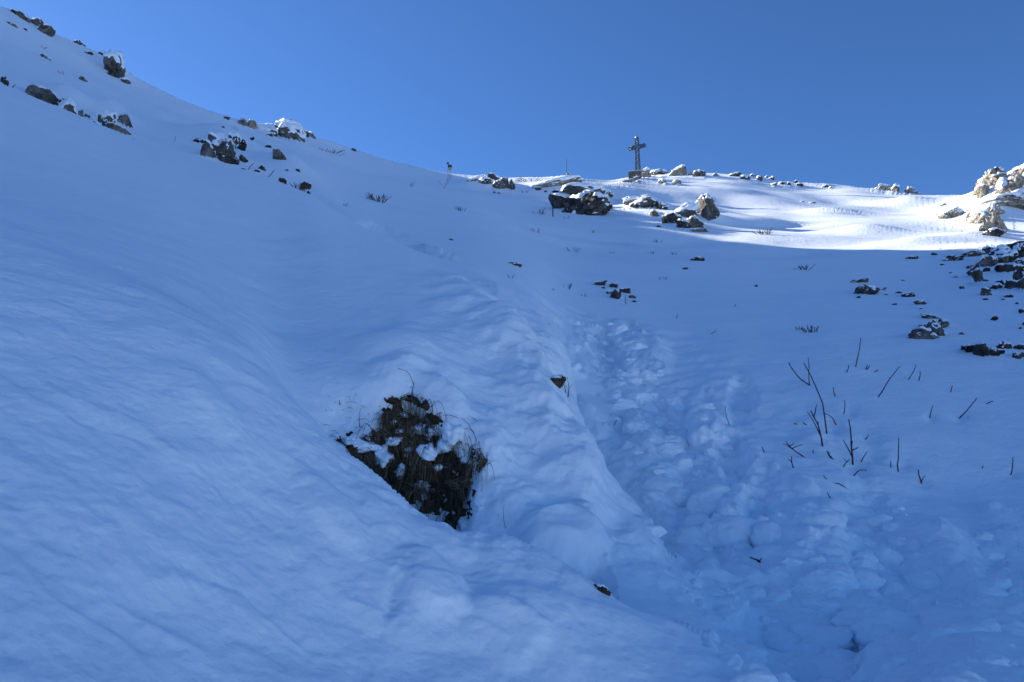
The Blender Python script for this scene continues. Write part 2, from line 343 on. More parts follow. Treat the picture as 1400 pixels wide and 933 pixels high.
LAY['C'] = [(-350, -30, 17), (0, 116, 19), (90, 152, 19.5), (180, 190, 20), (260, 213, 20), (340, 235, 19), (420, 264, 18), (480, 302, 16), (560, 340, 13), (650, 374, 10.5), (720, 412, 8.8),
            (755, 450, 7.7), (772, 500, 6.9), (795, 570, 6.1), (850, 680, 5.0), (930, 775, 4.5), (960, 775, 4.45), (1100, 775, 4.9), (1250, 738, 5.8), (1400, 720, 6.4), (1750, 690, 7.2)]
LAY['C2'] = [(-350, -25, 20), (0, 122, 22), (180, 198, 23), (260, 224, 23), (420, 278, 21), (480, 308, 18), (560, 340, 15), (650, 370, 12), (720, 425, 10),
             (765, 512, 8.6), (790, 615, 7.2), (850, 712, 5.8), (900, 752, 5.3), (935, 762, 5.1), (965, 748, 5.0), (1100, 730, 5.5), (1250, 690, 6.7), (1400, 672, 7.4), (1750, 640, 8.3)]
LAY['D1'] = [(-350, -45, 24), (0, 112, 25), (180, 182, 27), (260, 200, 28), (420, 248, 26), (480, 290, 21), (560, 325, 18), (650, 348, 16), (720, 390, 13),
             (765, 460, 11), (790, 535, 9), (850, 600, 8), (930, 640, 7.2), (980, 630, 7), (1100, 630, 7.2), (1250, 590, 8.5), (1400, 568, 9.6), (1750, 530, 11)]
LAY['D2'] = [(-350, -80, 34), (0, 90, 35), (180, 152, 40), (260, 180, 40), (420, 226, 38), (480, 268, 30), (560, 298, 26), (650, 318, 24), (720, 358, 19),
             (765, 400, 16.5), (790, 425, 15), (850, 455, 13.5), (930, 480, 12.5), (1000, 485, 12), (1100, 485, 12), (1250, 468, 13.5), (1400, 450, 15), (1750, 420, 17)]
LAY['E'] = [(-350, -130, 52), (0, 60, 55), (180, 132, 58), (260, 160, 60), (420, 205, 62), (480, 235, 55), (560, 262, 50), (650, 280, 48), (720, 310, 42),
            (790, 330, 38), (850, 340, 35), (950, 350, 33), (1100, 365, 31), (1250, 370, 30), (1400, 362, 30), (1750, 330, 30)]
LAY['F'] = [(-350, -155, 62), (0, 35, 65), (130, 97, 70), (260, 151, 68), (330, 175, 68), (420, 192, 82), (480, 217, 85), (560, 242, 80), (650, 257, 72), (720, 265, 70),
            (790, 270, 70), (850, 274, 72), (950, 286, 72), (1100, 302, 68), (1250, 312, 62), (1400, 312, 58), (1750, 280, 58)]
LAY['G'] = [(-350, -163, 66), (0, 22, 70), (130, 82, 74), (260, 146, 72), (330, 168, 72), (420, 188, 88), (480, 209, 95), (560, 230, 96), (650, 241, 87), (720, 246, 84),
            (790, 248, 84), (850, 257, 88), (950, 264, 98), (1100, 276, 105), (1250, 287, 96), (1400, 280, 85), (1750, 240, 80)]
LAY['S'] = [(-350, -172, 70), (0, 8, 75), (60, 38, 78), (130, 70, 80), (180, 102, 80), (250, 137, 78), (290, 154, 76), (330, 166, 76), (380, 181, 80), (430, 187, 94), (490, 207, 103),
            (560, 226, 110), (620, 238, 115), (700, 243, 118), (760, 242, 120), (830, 248, 130), (860, 243, 140), (930, 239, 150), (1000, 239, 150), (1100, 251, 145), (1180, 259, 140),
            (1280, 267, 130), (1330, 266, 115), (1400, 255, 110), (1750, 215, 105)]
order = ['A', 'B', 'B2', 'P1', 'P2', 'C', 'C2', 'D1', 'D2', 'E', 'F', 'G', 'S']

def off_tan(th, r):
    side = 0.72 * abs(math.sin(th)) if th < 0 else -0.10 * math.sin(th)
    return -1.5 / r + 0.48 * math.cos(th) + side

cols_in = np.radians(np.linspace(-40, 40, 901))
cols_out = np.radians(np.concatenate([np.linspace(-179, -40.6, 90), np.linspace(40.6, 179, 90)]))
TH = np.sort(np.concatenate([cols_in, cols_out]))
NC = len(TH)

def smooth_cols(a, w):
    # light smoothing along bearing, only inside the dense fan of columns
    i0 = np.searchsorted(TH, math.radians(-40) - 1e-6); i1 = i0 + 901
    k = np.exp(-0.5 * (np.arange(-3 * w, 3 * w + 1) / w) ** 2); k /= k.sum()
    seg = np.pad(a[i0:i1], 3 * w, mode='edge')
    a = a.copy(); a[i0:i1] = np.convolve(seg, k, 'valid')
    return a

KR, KP = [], []
def add_ring(r, tanphi):
    KR.append(np.full(NC, math.log(r)) if np.isscalar(r) else np.log(r)); KP.append(np.arctan(tanphi))
add_ring(0.35, np.array([-1.5 / 0.35 + 0.1 for t in TH]))
add_ring(0.95, np.array([off_tan(t, 0.95) if t > -2 else off_tan(t, 0.95) for t in TH]))
def pchip_interp(xk, yk, x):
    h = np.diff(xk); d = np.diff(yk) / h
    m = np.zeros_like(yk)
    for i in range(1, len(xk) - 1):
        if d[i - 1] * d[i] > 0:
            w1, w2 = 2 * h[i] + h[i - 1], h[i] + 2 * h[i - 1]
            m[i] = (w1 + w2) / (w1 / d[i - 1] + w2 / d[i])
    m[0], m[-1] = d[0], d[-1]
    i = np.clip(np.searchsorted(xk, x, side='right') - 1, 0, len(h) - 1)
    t = np.clip((x - xk[i]) / h[i], 0, 1)
    t2, t3 = t * t, t * t * t
    return ((2 * t3 - 3 * t2 + 1) * yk[i] + (t3 - 2 * t2 + t) * h[i] * m[i]
            + (-2 * t3 + 3 * t2) * yk[i + 1] + (t3 - t2) * h[i] * m[i + 1])
for nm in order:
    pts = [(*pix_ang(u, v), math.log(r)) for u, v, r in LAY[nm]]
    pts.sort()
    rl, rr = math.exp(pts[0][2]), math.exp(pts[-1][2])
    for td in (62, 85, 110, 140, 180):
        t = math.radians(td)
        pts.insert(0, (-t, math.atan(off_tan(-t, rl)), math.log(rl)))
        pts.append((t, math.atan(off_tan(t, rr)), math.log(rr)))
    p = np.array(pts)
    w = 14 if nm in 'DEFG' else 6
    KR.append(smooth_cols(pchip_interp(p[:, 0], p[:, 2], TH), w))
    KP.append(smooth_cols(pchip_interp(p[:, 0], p[:, 1], TH), w if nm != 'S' else 3))
lrS, phS = KR[-1], KP[-1]
zS = np.exp(lrS) * np.tan(phS)
for f, dz in ((1.10, -1.5), (1.5, -14.0), (3.0, -70.0)):
    rr = np.exp(lrS) * f
    KR.append(np.log(rr)); KP.append(np.arctan((zS + dz) / rr))
add_ring(4000.0, np.full(NC, -0.05))
KR, KP = np.array(KR), np.array(KP)
for k in range(1, len(KR)):
    KR[k] = np.maximum(KR[k], KR[k - 1] + 0.02)

NR = 840
FINE = 2600
GR = np.empty((NC, NR)); GP = np.empty((NC, NR))
for c in range(NC):
    x = np.linspace(KR[0, c], KR[-1, c], FINE)
    y = pchip_interp(KR[:, c], KP[:, c], x)
    dy = np.abs(np.diff(y)) * FPX * np.where(y[1:] < math.radians(-16), 0.12, 1.0)
    s = np.concatenate([[0], np.cumsum(np.hypot(dy, np.diff(x) * 38.0 * np.where(x[1:] > KR[-4, c], 0.3, 1.0)))])
    xs = np.interp(np.linspace(0, s[-1], NR), s, x)
    GR[c] = np.exp(xs); GP[c] = np.interp(xs, x, y)
P = np.stack([np.sin(TH)[:, None] * GR, np.cos(TH)[:, None] * GR, GR * np.tan(GP)], -1)

def grid_normals(P):
    du = np.gradient(P, axis=0); dv = np.gradient(P, axis=1)
    n = np.cross(du, dv)
    n /= np.linalg.norm(n, axis=-1)[..., None] + 1e-12
    n[n[..., 2] < 0] *= -1
    return n

# ---- lookup of ground points by photo pixel
class Lookup:
    CELL = 3
    def __init__(self, P):
        self.P = P.reshape(-1, 3)
        self.N = grid_normals(P).reshape(-1, 3)
        u, v, f = project(self.P)
        ok = (f > 0.3) & (u > -60) & (u < 1460) & (v > -60) & (v < 1000)
        idx = np.nonzero(ok)[0]
        self.u, self.v, self.f = u, v, f
        self.nx = 520
        cell = ((v[idx] + 60) // self.CELL).astype(int) * self.nx + ((u[idx] + 60) // self.CELL).astype(int)
        o = np.argsort(cell, kind='stable')
        self.idx, self.cell = idx[o], cell[o]
    def at(self, u, v, rmin=0.0, rmax=1e9):
        cu, cv = int((u + 60) // self.CELL), int((v + 60) // self.CELL)
        for w in range(1, 14):
            best = None
            for j in range(cv - w, cv + w + 1):
                a = np.searchsorted(self.cell, j * self.nx + cu - w)
                b = np.searchsorted(self.cell, j * self.nx + cu + w, side='right')
                if b > a:
                    ii = self.idx[a:b]
                    f = self.f[ii]
                    ok = (f > rmin) & (f < rmax) & (np.abs(self.u[ii] - u) < w * 2.5) & (np.abs(self.v[ii] - v) < w * 2.5)
                    if ok.any():
                        k = ii[ok]; k = k[np.argmin(self.f[k])]
                        if best is None or self.f[k] < self.f[best]:
                            best = k
            if best is not None:
                return self.P[best].copy(), self.N[best].copy(), float(self.f[best])
        raise ValueError('no ground at %s %s' % (u, v))

L0 = Lookup(P)
N = grid_normals(P)
for _ in range(2):
    for ax_ in (0, 1):
        N = sum(np.roll(N, k, ax_) for k in range(-4, 5)) / 9
N /= np.linalg.norm(N, axis=-1)[..., None]
X, Y, Z, R = P[..., 0], P[..., 1], P[..., 2], np.hypot(P[..., 0], P[..., 1])
D = np.zeros_like(R)                                   # displacement along the normal, metres
U, V, FD = project(P)

# mounds, hollows and broken slabs of snow (photo column, row, half sizes in pixels, height in m, edge sharpness, tilt)
def mound(u, v, wu, wv, h, sharp=0.0, tilt=0.0, rmin=0.0, rmax=1e9, into=None):
    p, n, f = L0.at(u, v, rmin, rmax)
    m = f / FPX
    th = math.atan2(p[0], p[1])
    right, fwd = np.array([math.cos(th), -math.sin(th), 0.0]), np.array([math.sin(th), math.cos(th), 0.0])
    t = np.cross(n, right); t /= np.linalg.norm(t)
    if t[2] < 0: t = -t
    view = p / np.linalg.norm(p)
    # foreshortening of the uphill direction as seen from here
    fs = max(0.18, abs(np.dot(np.cross(right, view), t)))
    ca, sa = math.cos(tilt), math.sin(tilt)
    half = math.atan(3.2 * max(wu, wv) / FPX)
    c0, c1 = np.searchsorted(TH, [th - half, th + half])
    Q = P[c0:c1]
    q = Q - p
    a = q @ right; b = (q @ t) * fs
    a2, b2 = a * ca + b * sa, -a * sa + b * ca
    s_ = m * wu
    wob = 0.22 * perlin(Q[..., 0] / s_ * 1.3 + u, Q[..., 1] / s_ * 1.3, Q[..., 2] / s_) 
    wob = wob * (0.0 if f > 20 else 1.0)
    if f < 20:
        wob = wob + 0.08 * perlin(Q[..., 0] / s_ * 3.7 + u, Q[..., 1] / s_ * 3.7, Q[..., 2] / s_ * 3.7)
    d = np.sqrt((a2 / (wu * m)) ** 2 + (b2 / (wv * m)) ** 2) + wob
    near = np.abs(q @ n) < 6 * m * max(wu, wv)
    if v > 680 and u > 1000 and sharp > 0:
        sharp = max(sharp, 0.85)
    prof = np.exp(-np.maximum(d, 0) ** 2 * 1.5) if sharp == 0 else (1 - sstep(1 - sharp, 1 + 0.35 * sharp, d))
    if into is None:
        D[c0:c1] += h * prof * near
    else:
        into[c0:c1] = np.maximum(into[c0:c1], h * prof * near)

DRIFT = np.zeros_like(R)
def drift(u, v, w, h, rmin=0.0, rmax=1e9):
    """snow banked up behind and round a rock that shows w by h pixels at (u, v)"""
    p, n, f = L0.at(u, v + 0.3 * h, rmin, rmax)
    m = f / FPX
    W, H, T = w * m, h * m, 0.85 * (w + h) / 2 * m
    th = math.atan2(p[0], p[1])
    right, fwd = np.array([math.cos(th), -math.sin(th), 0.0]), np.array([math.sin(th), math.cos(th), 0.0])
    half = math.atan(2.4 * w / FPX)
    c0, c1 = np.searchsorted(TH, [th - half, th + half])
    Q = P[c0:c1]
    q = Q - (p + fwd * 0.55 * T)
    a, b = (q @ right) / (0.72 * W), (q @ fwd)
    b = np.where(b < 0, b / (0.55 * T), b / (1.5 * T))
    wob = 1 + (0.0 if f > 20 else 0.35) * perlin(Q[..., 0] / W * 0.9 + u, Q[..., 1] / W * 0.9, Q[..., 2] / W * 0.9)
    DRIFT[c0:c1] = np.maximum(DRIFT[c0:c1], 0.30 * min(H, 1.3 * W) * np.exp(-(a * a + b * b) * wob))

MOUNDS = [
    # tracks and broken slabs in the trench
    (892, 640, 56, 50, 0.11, 0.35, 0.5, 5.9), (765, 738, 66, 40, 0.13, 0.5, 0.2), (800, 690, 40, 40, 0.06, 0.0, 0.2),
    (822, 800, 20, 26, -0.20, 0.5, 0.2), (962, 585, 26, 20, 0.10, 0.4, 0.0), (1000, 620, 24, 34, -0.12, 0.4, 0.2),
    (1012, 545, 20, 40, -0.10, 0.5, -0.1), (880, 575, 26, 17, 0.08, 0.4, 0.1), (845, 577, 14, 20, -0.08, 0.4, 0.2),
    (1035, 690, 22, 55, -0.13, 0.4, -0.35), (1010, 700, 46, 26, 0.07, 0.4, 0.4), (975, 720, 30, 40, -0.07, 0.5, 0.3),
    (900, 720, 40, 26, 0.05, 0.4, 0.3), (960, 790, 70, 36, -0.03, 0.0, 0.5), (1090, 740, 50, 50, 0.06, 0.4, 0.2),
    (1190, 690, 28, 34, -0.07, 0.4, 0.1), (1270, 730, 55, 26, 0.07, 0.4, 0.1), (1295, 752, 40, 24, 0.05, 0.5, -0.4),
    (1320, 870, 90, 80, 0.06, 0.0, 0.6), (1250, 800, 70, 40, -0.06, 0.5, -0.3), (1165, 860, 16, 40, -0.05, 0.5, 0.1),
    (1090, 900, 90, 46, -0.02, 0.0, 0.3), (1150, 770, 60, 40, 0.05, 0.5, 0.0), (1380, 770, 50, 34, -0.05, 0.5, 0.2),
    (1120, 830, 46, 30, 0.04, 0.0, -0.3), (1210, 905, 60, 30, 0.03, 0.0, 0.2),
    (880, 480, 40, 30, 0.10, 0.6, 0.2), (830, 470, 26, 40, -0.12, 0.6, -0.1), (930, 545, 46, 24, -0.08, 0.6, 0.3), (860, 520, 36, 22, 0.07, 0.6, 0.0),
    (800, 570, 24, 30, 0.06, 0.0, 0.2), (838, 652, 30, 24, 0.05, 0.0, 0.3), (880, 725, 36, 20, 0.04, 0.0, 0.4), (815, 612, 14, 14, -0.06, 0.0, 0.0), (826, 628, 18, 22, 0.06, 0.0, 0.2), (868, 700, 24, 18, 0.07, 0.0, 0.3), (900, 742, 20, 14, -0.05, 0.0, 0.2), (930, 760, 26, 16, 0.05, 0.0, 0.3),
    # hollow with earth below the crest, by the turf bank's ridge
    (754, 527, 22, 18, -0.13, 0.0, 0.1), (750, 488, 40, 22, 0.09, 0.0, 0.3),
    # turf bank surrounds
    (470, 570, 34, 34, -0.05, 0.0, 0.5), (700, 690, 36, 40, 0.08, 0.0, 0.3), (730, 600, 60, 60, 0.05, 0.0, 0.4),
    # near bank lips
    (420, 480, 80, 26, 0.03, 0.0, -0.6), (300, 560, 70, 24, 0.015, 0.6, -0.7), (450, 690, 70, 26, 0.02, 0.5, -0.7), (590, 790, 60, 34, 0.03, 0.4, -0.5), (545, 800, 14, 50, -0.02, 0.0, -0.3), (690, 860, 60, 36, 0.02, 0.5, -0.4),
    # the thick roll of snow above the turf bank
    (640, 420, 70, 40, 0.18, 0.0, -0.5), (700, 480, 60, 50, 0.19, 0.0, -0.7), (735, 560, 60, 60, 0.20, 0.0, -0.8), (780, 640, 50, 60, 0.14, 0.0, -0.8), (560, 480, 90, 40, 0.13, 0.0, -0.2),
    (540, 512, 40, 14, 0.07, 0.0, 0.1), (610, 545, 44, 16, 0.08, 0.0, -0.5), (668, 610, 26, 40, 0.08, 0.0, -0.2),
    # hollows round the twig clump
    (1168, 636, 22, 16, -0.07, 0.0, 0.0), (1192, 610, 18, 26, -0.05, 0.0, 0.3), (1115, 600, 26, 16, 0.06, 0.0, 0.0), (1160, 560, 10, 10, -0.04, 0.0, 0.0), (1140, 580, 14, 12, -0.05, 0.0, 0.0),
    (1310, 568, 12, 7, -0.03, 0.0, 0.0), (1235, 632, 16, 14, -0.04, 0.0, 0.3), (1262, 655, 12, 8, -0.03, 0.0, 0.0), (1385, 645, 9, 6, -0.03, 0.0, 0.0), (1274, 567, 8, 7, -0.03, 0.0, 0.0),
    # wind features of the smooth face
    (592, 346, 34, 6, 0.16, 0.5, -0.35), (520, 312, 40, 12, -0.15, 0.6, 0.0), (680, 395, 40, 20, 0.06, 0.0, -0.3),
    # rocky slope swellings
    (300, 190, 60, 36, 0.9, 0.0, 0.0, 21), (395, 225, 40, 26, 0.6, 0.0, 0.0, 19), (150, 150, 34, 26, 0.6, 0.0, 0.0, 21), (90, 130, 34, 16, 0.5, 0.0, 0.0, 21),
    (395, 186, 44, 14, 0.8, 0.0, 0.0), (660, 247, 34, 9, 0.7, 0.0, 0.0), (780, 256, 50, 12, 0.8, 0.0, 0.0), (960, 285, 36, 16, 0.5, 0.0, 0.0), (880, 278, 34, 10, 1.2, 0.0, 0.0),
    (1260, 335, 60, 14, 0.4, 0.0, 0.1), (1340, 330, 60, 14, 0.4, 0.0, 0.0), (1180, 322, 60, 10, 0.6, 0.0, 0.0), (1360, 300, 40, 20, 1.2, 0.0, 0.0), (1385, 268, 60, 20, 1.2, 0.0, 0.0),
    (1060, 305, 80, 8, -0.6, 0.0, 0.1), (1150, 290, 60, 7, 0.6, 0.0, 0.0), (1240, 275, 40, 8, 0.9, 0.0, 0.0),
]
brk = random.Random(11)
lane = ((812, 440), (850, 500), (890, 560), (930, 620), (965, 690), (1000, 770), (1060, 850), (1120, 920))
BRK = np.zeros_like(R)
for k in range(300):
    if k < 190:                                 # along the trench
        s_ = brk.random() * (len(lane) - 1.001)
        i_ = int(s_)
        f_ = s_ - i_
        wide = 30 + 11 * s_
        u_ = lane[i_][0] + (lane[i_ + 1][0] - lane[i_][0]) * f_ + brk.gauss(0, wide)
        v_ = lane[i_][1] + (lane[i_ + 1][1] - lane[i_][1]) * f_ + brk.gauss(0, 16)
        sz = brk.uniform(5, 15) * (0.55 + 0.13 * s_)
    else:                                       # tumbled down below it
        u_, v_ = brk.uniform(1010, 1395), brk.uniform(690, 925)
        sz = brk.uniform(7, 26)
    if not (0 < u_ < 1398 and 430 < v_ < 930) or u_ < 765 + (v_ - 500) * 0.52 or v_ > 885:
        continue
    mound(u_, v_, sz * brk.uniform(0.9, 1.6), sz * brk.uniform(0.6, 1.0), (0.022 + 0.0022 * sz) * (0.9 if v_ < 700 else 0.5 if v_ < 800 else 0.28), brk.uniform(0.35, 0.8) if k < 190 else brk.uniform(0.7, 1.0), brk.uniform(-0.7, 0.7), into=BRK)
D += BRK
for mm in MOUNDS:
    mound(*mm)
rocks(lambda label, u, v, w, h, *a, **k: drift(u, v, w, h, k.get('rmin', 0), k.get('rmax', 1e9)),
      lambda label, u, v, pieces, rmin=0.0, rmax=1e9, **k: [drift(*pc[:4], rmin, rmax) for pc in pieces])
D += DRIFT
TURF = np.array([(512, 562), (524, 545), (545, 535), (562, 532), (580, 552), (592, 566), (608, 572), (625, 596), (645, 612), (660, 628), (658, 645), (650, 665), (648, 700), (640, 722), (618, 730), (585, 716), (545, 690), (505, 650), (486, 632), (474, 610), (462, 600), (480, 592), (505, 600), (515, 585)], float)
def poly_sd(px, py, poly=TURF):
    inside = np.zeros(px.shape, bool); dmin = np.full(px.shape, 1e9)
    for (x0, y0), (x1, y1) in zip(poly, np.roll(poly, -1, 0)):
        inside ^= ((y0 > py) != (y1 > py)) & (px < (x1 - x0) * (py - y0) / (y1 - y0 + 1e-9) + x0)
        dx, dy = x1 - x0, y1 - y0
        t = np.clip(((px - x0) * dx + (py - y0) * dy) / (dx * dx + dy * dy), 0, 1)
        dmin = np.minimum(dmin, np.hypot(px - x0 - t * dx, py - y0 - t * dy))
    return np.where(inside, dmin, -dmin)
cs = slice(*np.searchsorted(TH, [math.radians(-20), math.radians(4)]))
D[cs] -= 0.11 * sstep(-8, 22, poly_sd(U[cs], V[cs])) * (R[cs] > 3.85) * (R[cs] < 6)

# broad undulation everywhere, growing with distance
ds = np.linalg.norm(np.gradient(P, axis=1), axis=-1)
ds = np.maximum(ds, R * 0.0016)
fade = lambda lam: sstep(1.8, 4.0, lam / ds)
D += 0.55 * fbm(P, 1 / 22.0, 3) * sstep(18, 60, R) * fade(14)
D += 0.10 * fbm(P, 1 / 6.0, 3, 0.4) * sstep(8, 30, R) * fade(4)
sunny = sstep(24, 40, R) * sstep(math.radians(-6), math.radians(6), TH)[:, None]
strat = np.stack([X / 3.2, Y / 1.1, Z / 1.1], -1)
D += sunny * (0.32 * fbm(P, 1 / 10.0, 2, 0.45) + 0.10 * fbm(strat, 0.16, 2) * fade(8) + 0.05 * fbm(strat, 0.45, 2) * fade(2.2))
D += sunny * 0.014 * fbm(P, 1.1, 2, 0.6) * fade(0.5)
# soft small-scale relief of settled snow
D += 0.020 * fbm(P, 1 / 1.1, 3) * fade(0.6) * (1 - sunny)
D += 0.004 * fbm(P, 1 / 0.16, 3, 0.6) * fade(0.09) * (1 - sstep(12, 20, R))
# wind lips on the near bank: long, soft steps running down to the right
pa = L0.at(100, 480)[0]; pb = L0.at(470, 720)[0]
ax = (pb - pa) / np.linalg.norm(pb - pa)
q = P - pa
along = q @ ax
nrm = L0.at(250, 560)[1]
ay = np.cross(nrm, ax)
across = q @ ay
wx = along + 0.25 * perlin(X * 1.3, Y * 1.3, Z * 1.3)
wy = across + 0.16 * perlin(X * 1.9 + 5, Y * 1.9, Z * 1.9) + 0.07 * perlin(X * 5 + 5, Y * 5, Z * 5)
bank = sstep(60, -60, U - (430 + (V - 500) * 0.95)) * (1 - sstep(4.0, 7.0, R)) * (FD > 0.3) * sstep(300, 400, V)
saw = perlin(wx / 0.36, wy / 0.19, 0 * wx + 0.5)
lip = np.where(saw > 0, saw, saw * 0.35)
lip2 = np.maximum(0, perlin(wx / 0.34 + 9, wy / 0.12 + 4, 0 * wx + 1.5))
ph_ = wy / 0.19 + 0.9 * perlin(wx / 0.8, wy / 0.5, 0 * wx + 7.5) + 0.25 * perlin(wx / 0.22, wy / 0.2, 0 * wx + 2.5)
sw = ph_ - np.floor(ph_)
scale_ = np.where(sw < 0.82, (sw / 0.82) ** 1.6, sstep(1.0, 0.82, sw))
amp = sstep(-0.25, 0.35, perlin(wx / 0.7 + 3, wy / 0.33, 0 * wx + 4.5))
D += bank * (0.009 * lip + 0.006 * lip2 + 0.005 * amp * scale_ + 0.007 * fbm(P, 2.6, 3, 0.55))
ridge_mask = sstep(40, -40, U - 790) * sstep(560, 640, U) * (1 - sstep(9, 12, R)) * sstep(380, 440, V)
D += ridge_mask * 0.02 * fbm(P, 3.0, 3)
# broken, trampled snow in the trench and below it
trail = np.array([L0.at(u, v)[0] for u, v in ((1130, 915), (1060, 850), (1010, 770), (975, 690), (940, 620), (905, 560), (860, 500), (825, 450))])
dist = np.full(R.shape, 1e9)
for a, b in zip(trail[:-1], trail[1:]):
    ab = b - a
    t = np.clip(((P - a) @ ab) / (ab @ ab), 0, 1)
    dist = np.minimum(dist, np.linalg.norm(P - a - t[..., None] * ab, axis=-1))
tram = 1 - sstep(0.35, 1.0, dist + 0.3 * perlin(X * 1.5, Y * 1.5, Z * 1.5))
low_right = sstep(690, 760, V) * sstep(980, 1060, U) * (1 - sstep(5.5, 7.5, R)) * (FD > 0.3)
tram = np.clip(tram + 0.4 * low_right, 0, 1)
D += -0.10 * np.exp(-(dist / 0.35) ** 2)
bil = 0.5 - np.abs(perlin(X / 0.42, Y / 0.42, Z / 0.42))
bil2 = 0.5 - np.abs(perlin(X / 0.19 + 4, Y / 0.19, Z / 0.19))
tram = tram * (1 - 0.6 * sstep(800, 880, V))
D += tram * (0.085 * np.clip(bil * 1.4, -0.3, 0.42) + 0.035 * np.clip(bil2 * 1.4, -0.3, 0.45) + 0.012 * fbm(P, 12.0, 2))
gully = (1 - sstep(1.0, 2.4, dist)) * (1 - tram)
D += gully * 0.05 * fbm(P, 1.6, 3)
# ragged edge of the crest before the turf bank
edge = np.exp(-((U - 600) / 180) ** 2) * np.exp(-((V - (640 + (U - 500) * 0.5)) / 60) ** 2) * (1 - sstep(3.2, 4.0, R))
D += edge * 0.018 * fbm(P, 7.0, 3)
D *= sstep(0.4, 1.2, R)
P = P + N * D[..., None]

verts = np.concatenate([P.reshape(-1, 3), [[0, 0, -1.52]]]).astype(np.float32)
ii = np.arange(NC)[:, None] * NR + np.arange(NR - 1)[None, :]
jj = (np.roll(np.arange(NC), -1)[:, None]) * NR + np.arange(NR - 1)[None, :]
quads = np.stack([ii, jj, jj + 1, ii + 1], -1).reshape(-1, 4)
cidx = len(verts) - 1
fan = np.stack([np.roll(np.arange(NC), -1) * NR, np.arange(NC) * NR, np.full(NC, cidx)], -1)

def grid_mesh(name, verts, quads, tris=None):
    me = bpy.data.meshes.new(name)
    nq, ntri = len(quads), 0 if tris is None else len(tris)
    me.vertices.add(len(verts)); me.vertices.foreach_set('co', np.asarray(verts, np.float32).ravel())
    loops = quads.ravel() if not ntri else np.concatenate([quads.ravel(), tris.ravel()])
    me.loops.add(len(loops)); me.loops.foreach_set('vertex_index', loops.astype(np.int32))
    me.polygons.add(nq + ntri)
    starts = np.concatenate([np.arange(nq) * 4, nq * 4 + np.arange(ntri) * 3]).astype(np.int32)
    me.polygons.foreach_set('loop_start', starts)
    me.polygons.foreach_set('use_smooth', np.ones(nq + ntri, bool))
    me.update(calc_edges=True)
    return me

def link(name, me, mat, parent=None, loc=(0, 0, 0)):
    o = bpy.data.objects.new(name, me)
    if me is not None and mat is not None:
        me.materials.clear(); me.materials.append(mat)
    C.objects.link(o)
    o.location = loc
    if parent is not None:
        o.parent = parent
    return o

def tag(o, label, cat, group=None):
    o['label'] = label
    o['category'] = cat
    if group:
        o['group'] = group
    return o

slope = link('snow_slope', grid_mesh('snow_slope', verts, quads, fan), M_SNOW)
slope['kind'] = 'structure'
slope['label'] = 'steep snow covered mountain slope with a crest, a trampled trench and summit ridge'
L1 = Lookup(P)
at = L1.at

# ------------------------------------------------------------------ mesh helpers
_ico = {}
def ico(level):
    if level not in _ico:
        bm = bmesh.new()
        bmesh.ops.create_icosphere(bm, subdivisions=level, radius=1.0)
        bm.verts.ensure_lookup_table()
        v = np.array([x.co[:] for x in bm.verts])
        f = np.array([[x.index for x in y.verts] for y in bm.faces])
        bm.free()
        v /= np.linalg.norm(v, axis=1)[:, None]
        _ico[level] = (v, f)
    return _ico[level]

def tri_mesh(name, v, f, smooth=False):
    me = bpy.data.meshes.new(name)
    me.from_pydata([tuple(x) for x in v], [], [tuple(x) for x in f])
    me.polygons.foreach_set('use_smooth', np.full(len(f), smooth))
    me.update()
    return me

def view_basis(p):
    th = math.atan2(p[0], p[1])
    right = np.array([math.cos(th), -math.sin(th), 0.0])
    fwd = np.array([math.sin(th), math.cos(th), 0.0])
    return right, fwd, np.array([0, 0, 1.0])

def rock_shape(level, W, T, H, seed, tilt, basis, rough=1.0, facets=13):
    r_ = np.random.default_rng(seed)
    d, f = ico(level)
    nrm = r_.normal(size=(facets, 3)); nrm /= np.linalg.norm(nrm, axis=1)[:, None]
    dst = r_.uniform(0.50, 0.95, facets)
    dots = d @ nrm.T
    rad = np.where(dots > 0.05, dst / np.maximum(dots, 0.05), 9).min(1)
    rad = np.minimum(rad, 1.12)
    off = r_.uniform(0, 50, 3)
    q = d * rad[:, None] + off
    crack = np.abs(perlin(q[:, 0] * 2.6, q[:, 1] * 2.6, q[:, 2] * 1.6))
    rad = rad * (1 + rough * (0.18 * fbm(q, 1.4, 2) - 0.20 * np.exp(-crack * 10) + 0.09 * fbm(q, 4.5, 3, 0.65)))
    v = d * rad[:, None]
    v = v / np.abs(v).max(0)
    local = v * np.array([W / 2, T / 2, H / 2])
    ca, sa = math.cos(tilt), math.sin(tilt)
    a = local[:, 0] * ca - local[:, 2] * sa
    b = local[:, 0] * sa + local[:, 2] * ca
    right, fwd, up = basis
    world = a[:, None] * right + local[:, 1:2] * fwd + b[:, None] * up
    return world, f, d, off

def vert_normals(v, f):
    fn = np.cross(v[f[:, 1]] - v[f[:, 0]], v[f[:, 2]] - v[f[:, 0]])
    n = np.zeros_like(v)
    for k in range(3):
        np.add.at(n, f[:, k], fn)
    return n / (np.linalg.norm(n, axis=1)[:, None] + 1e-12)

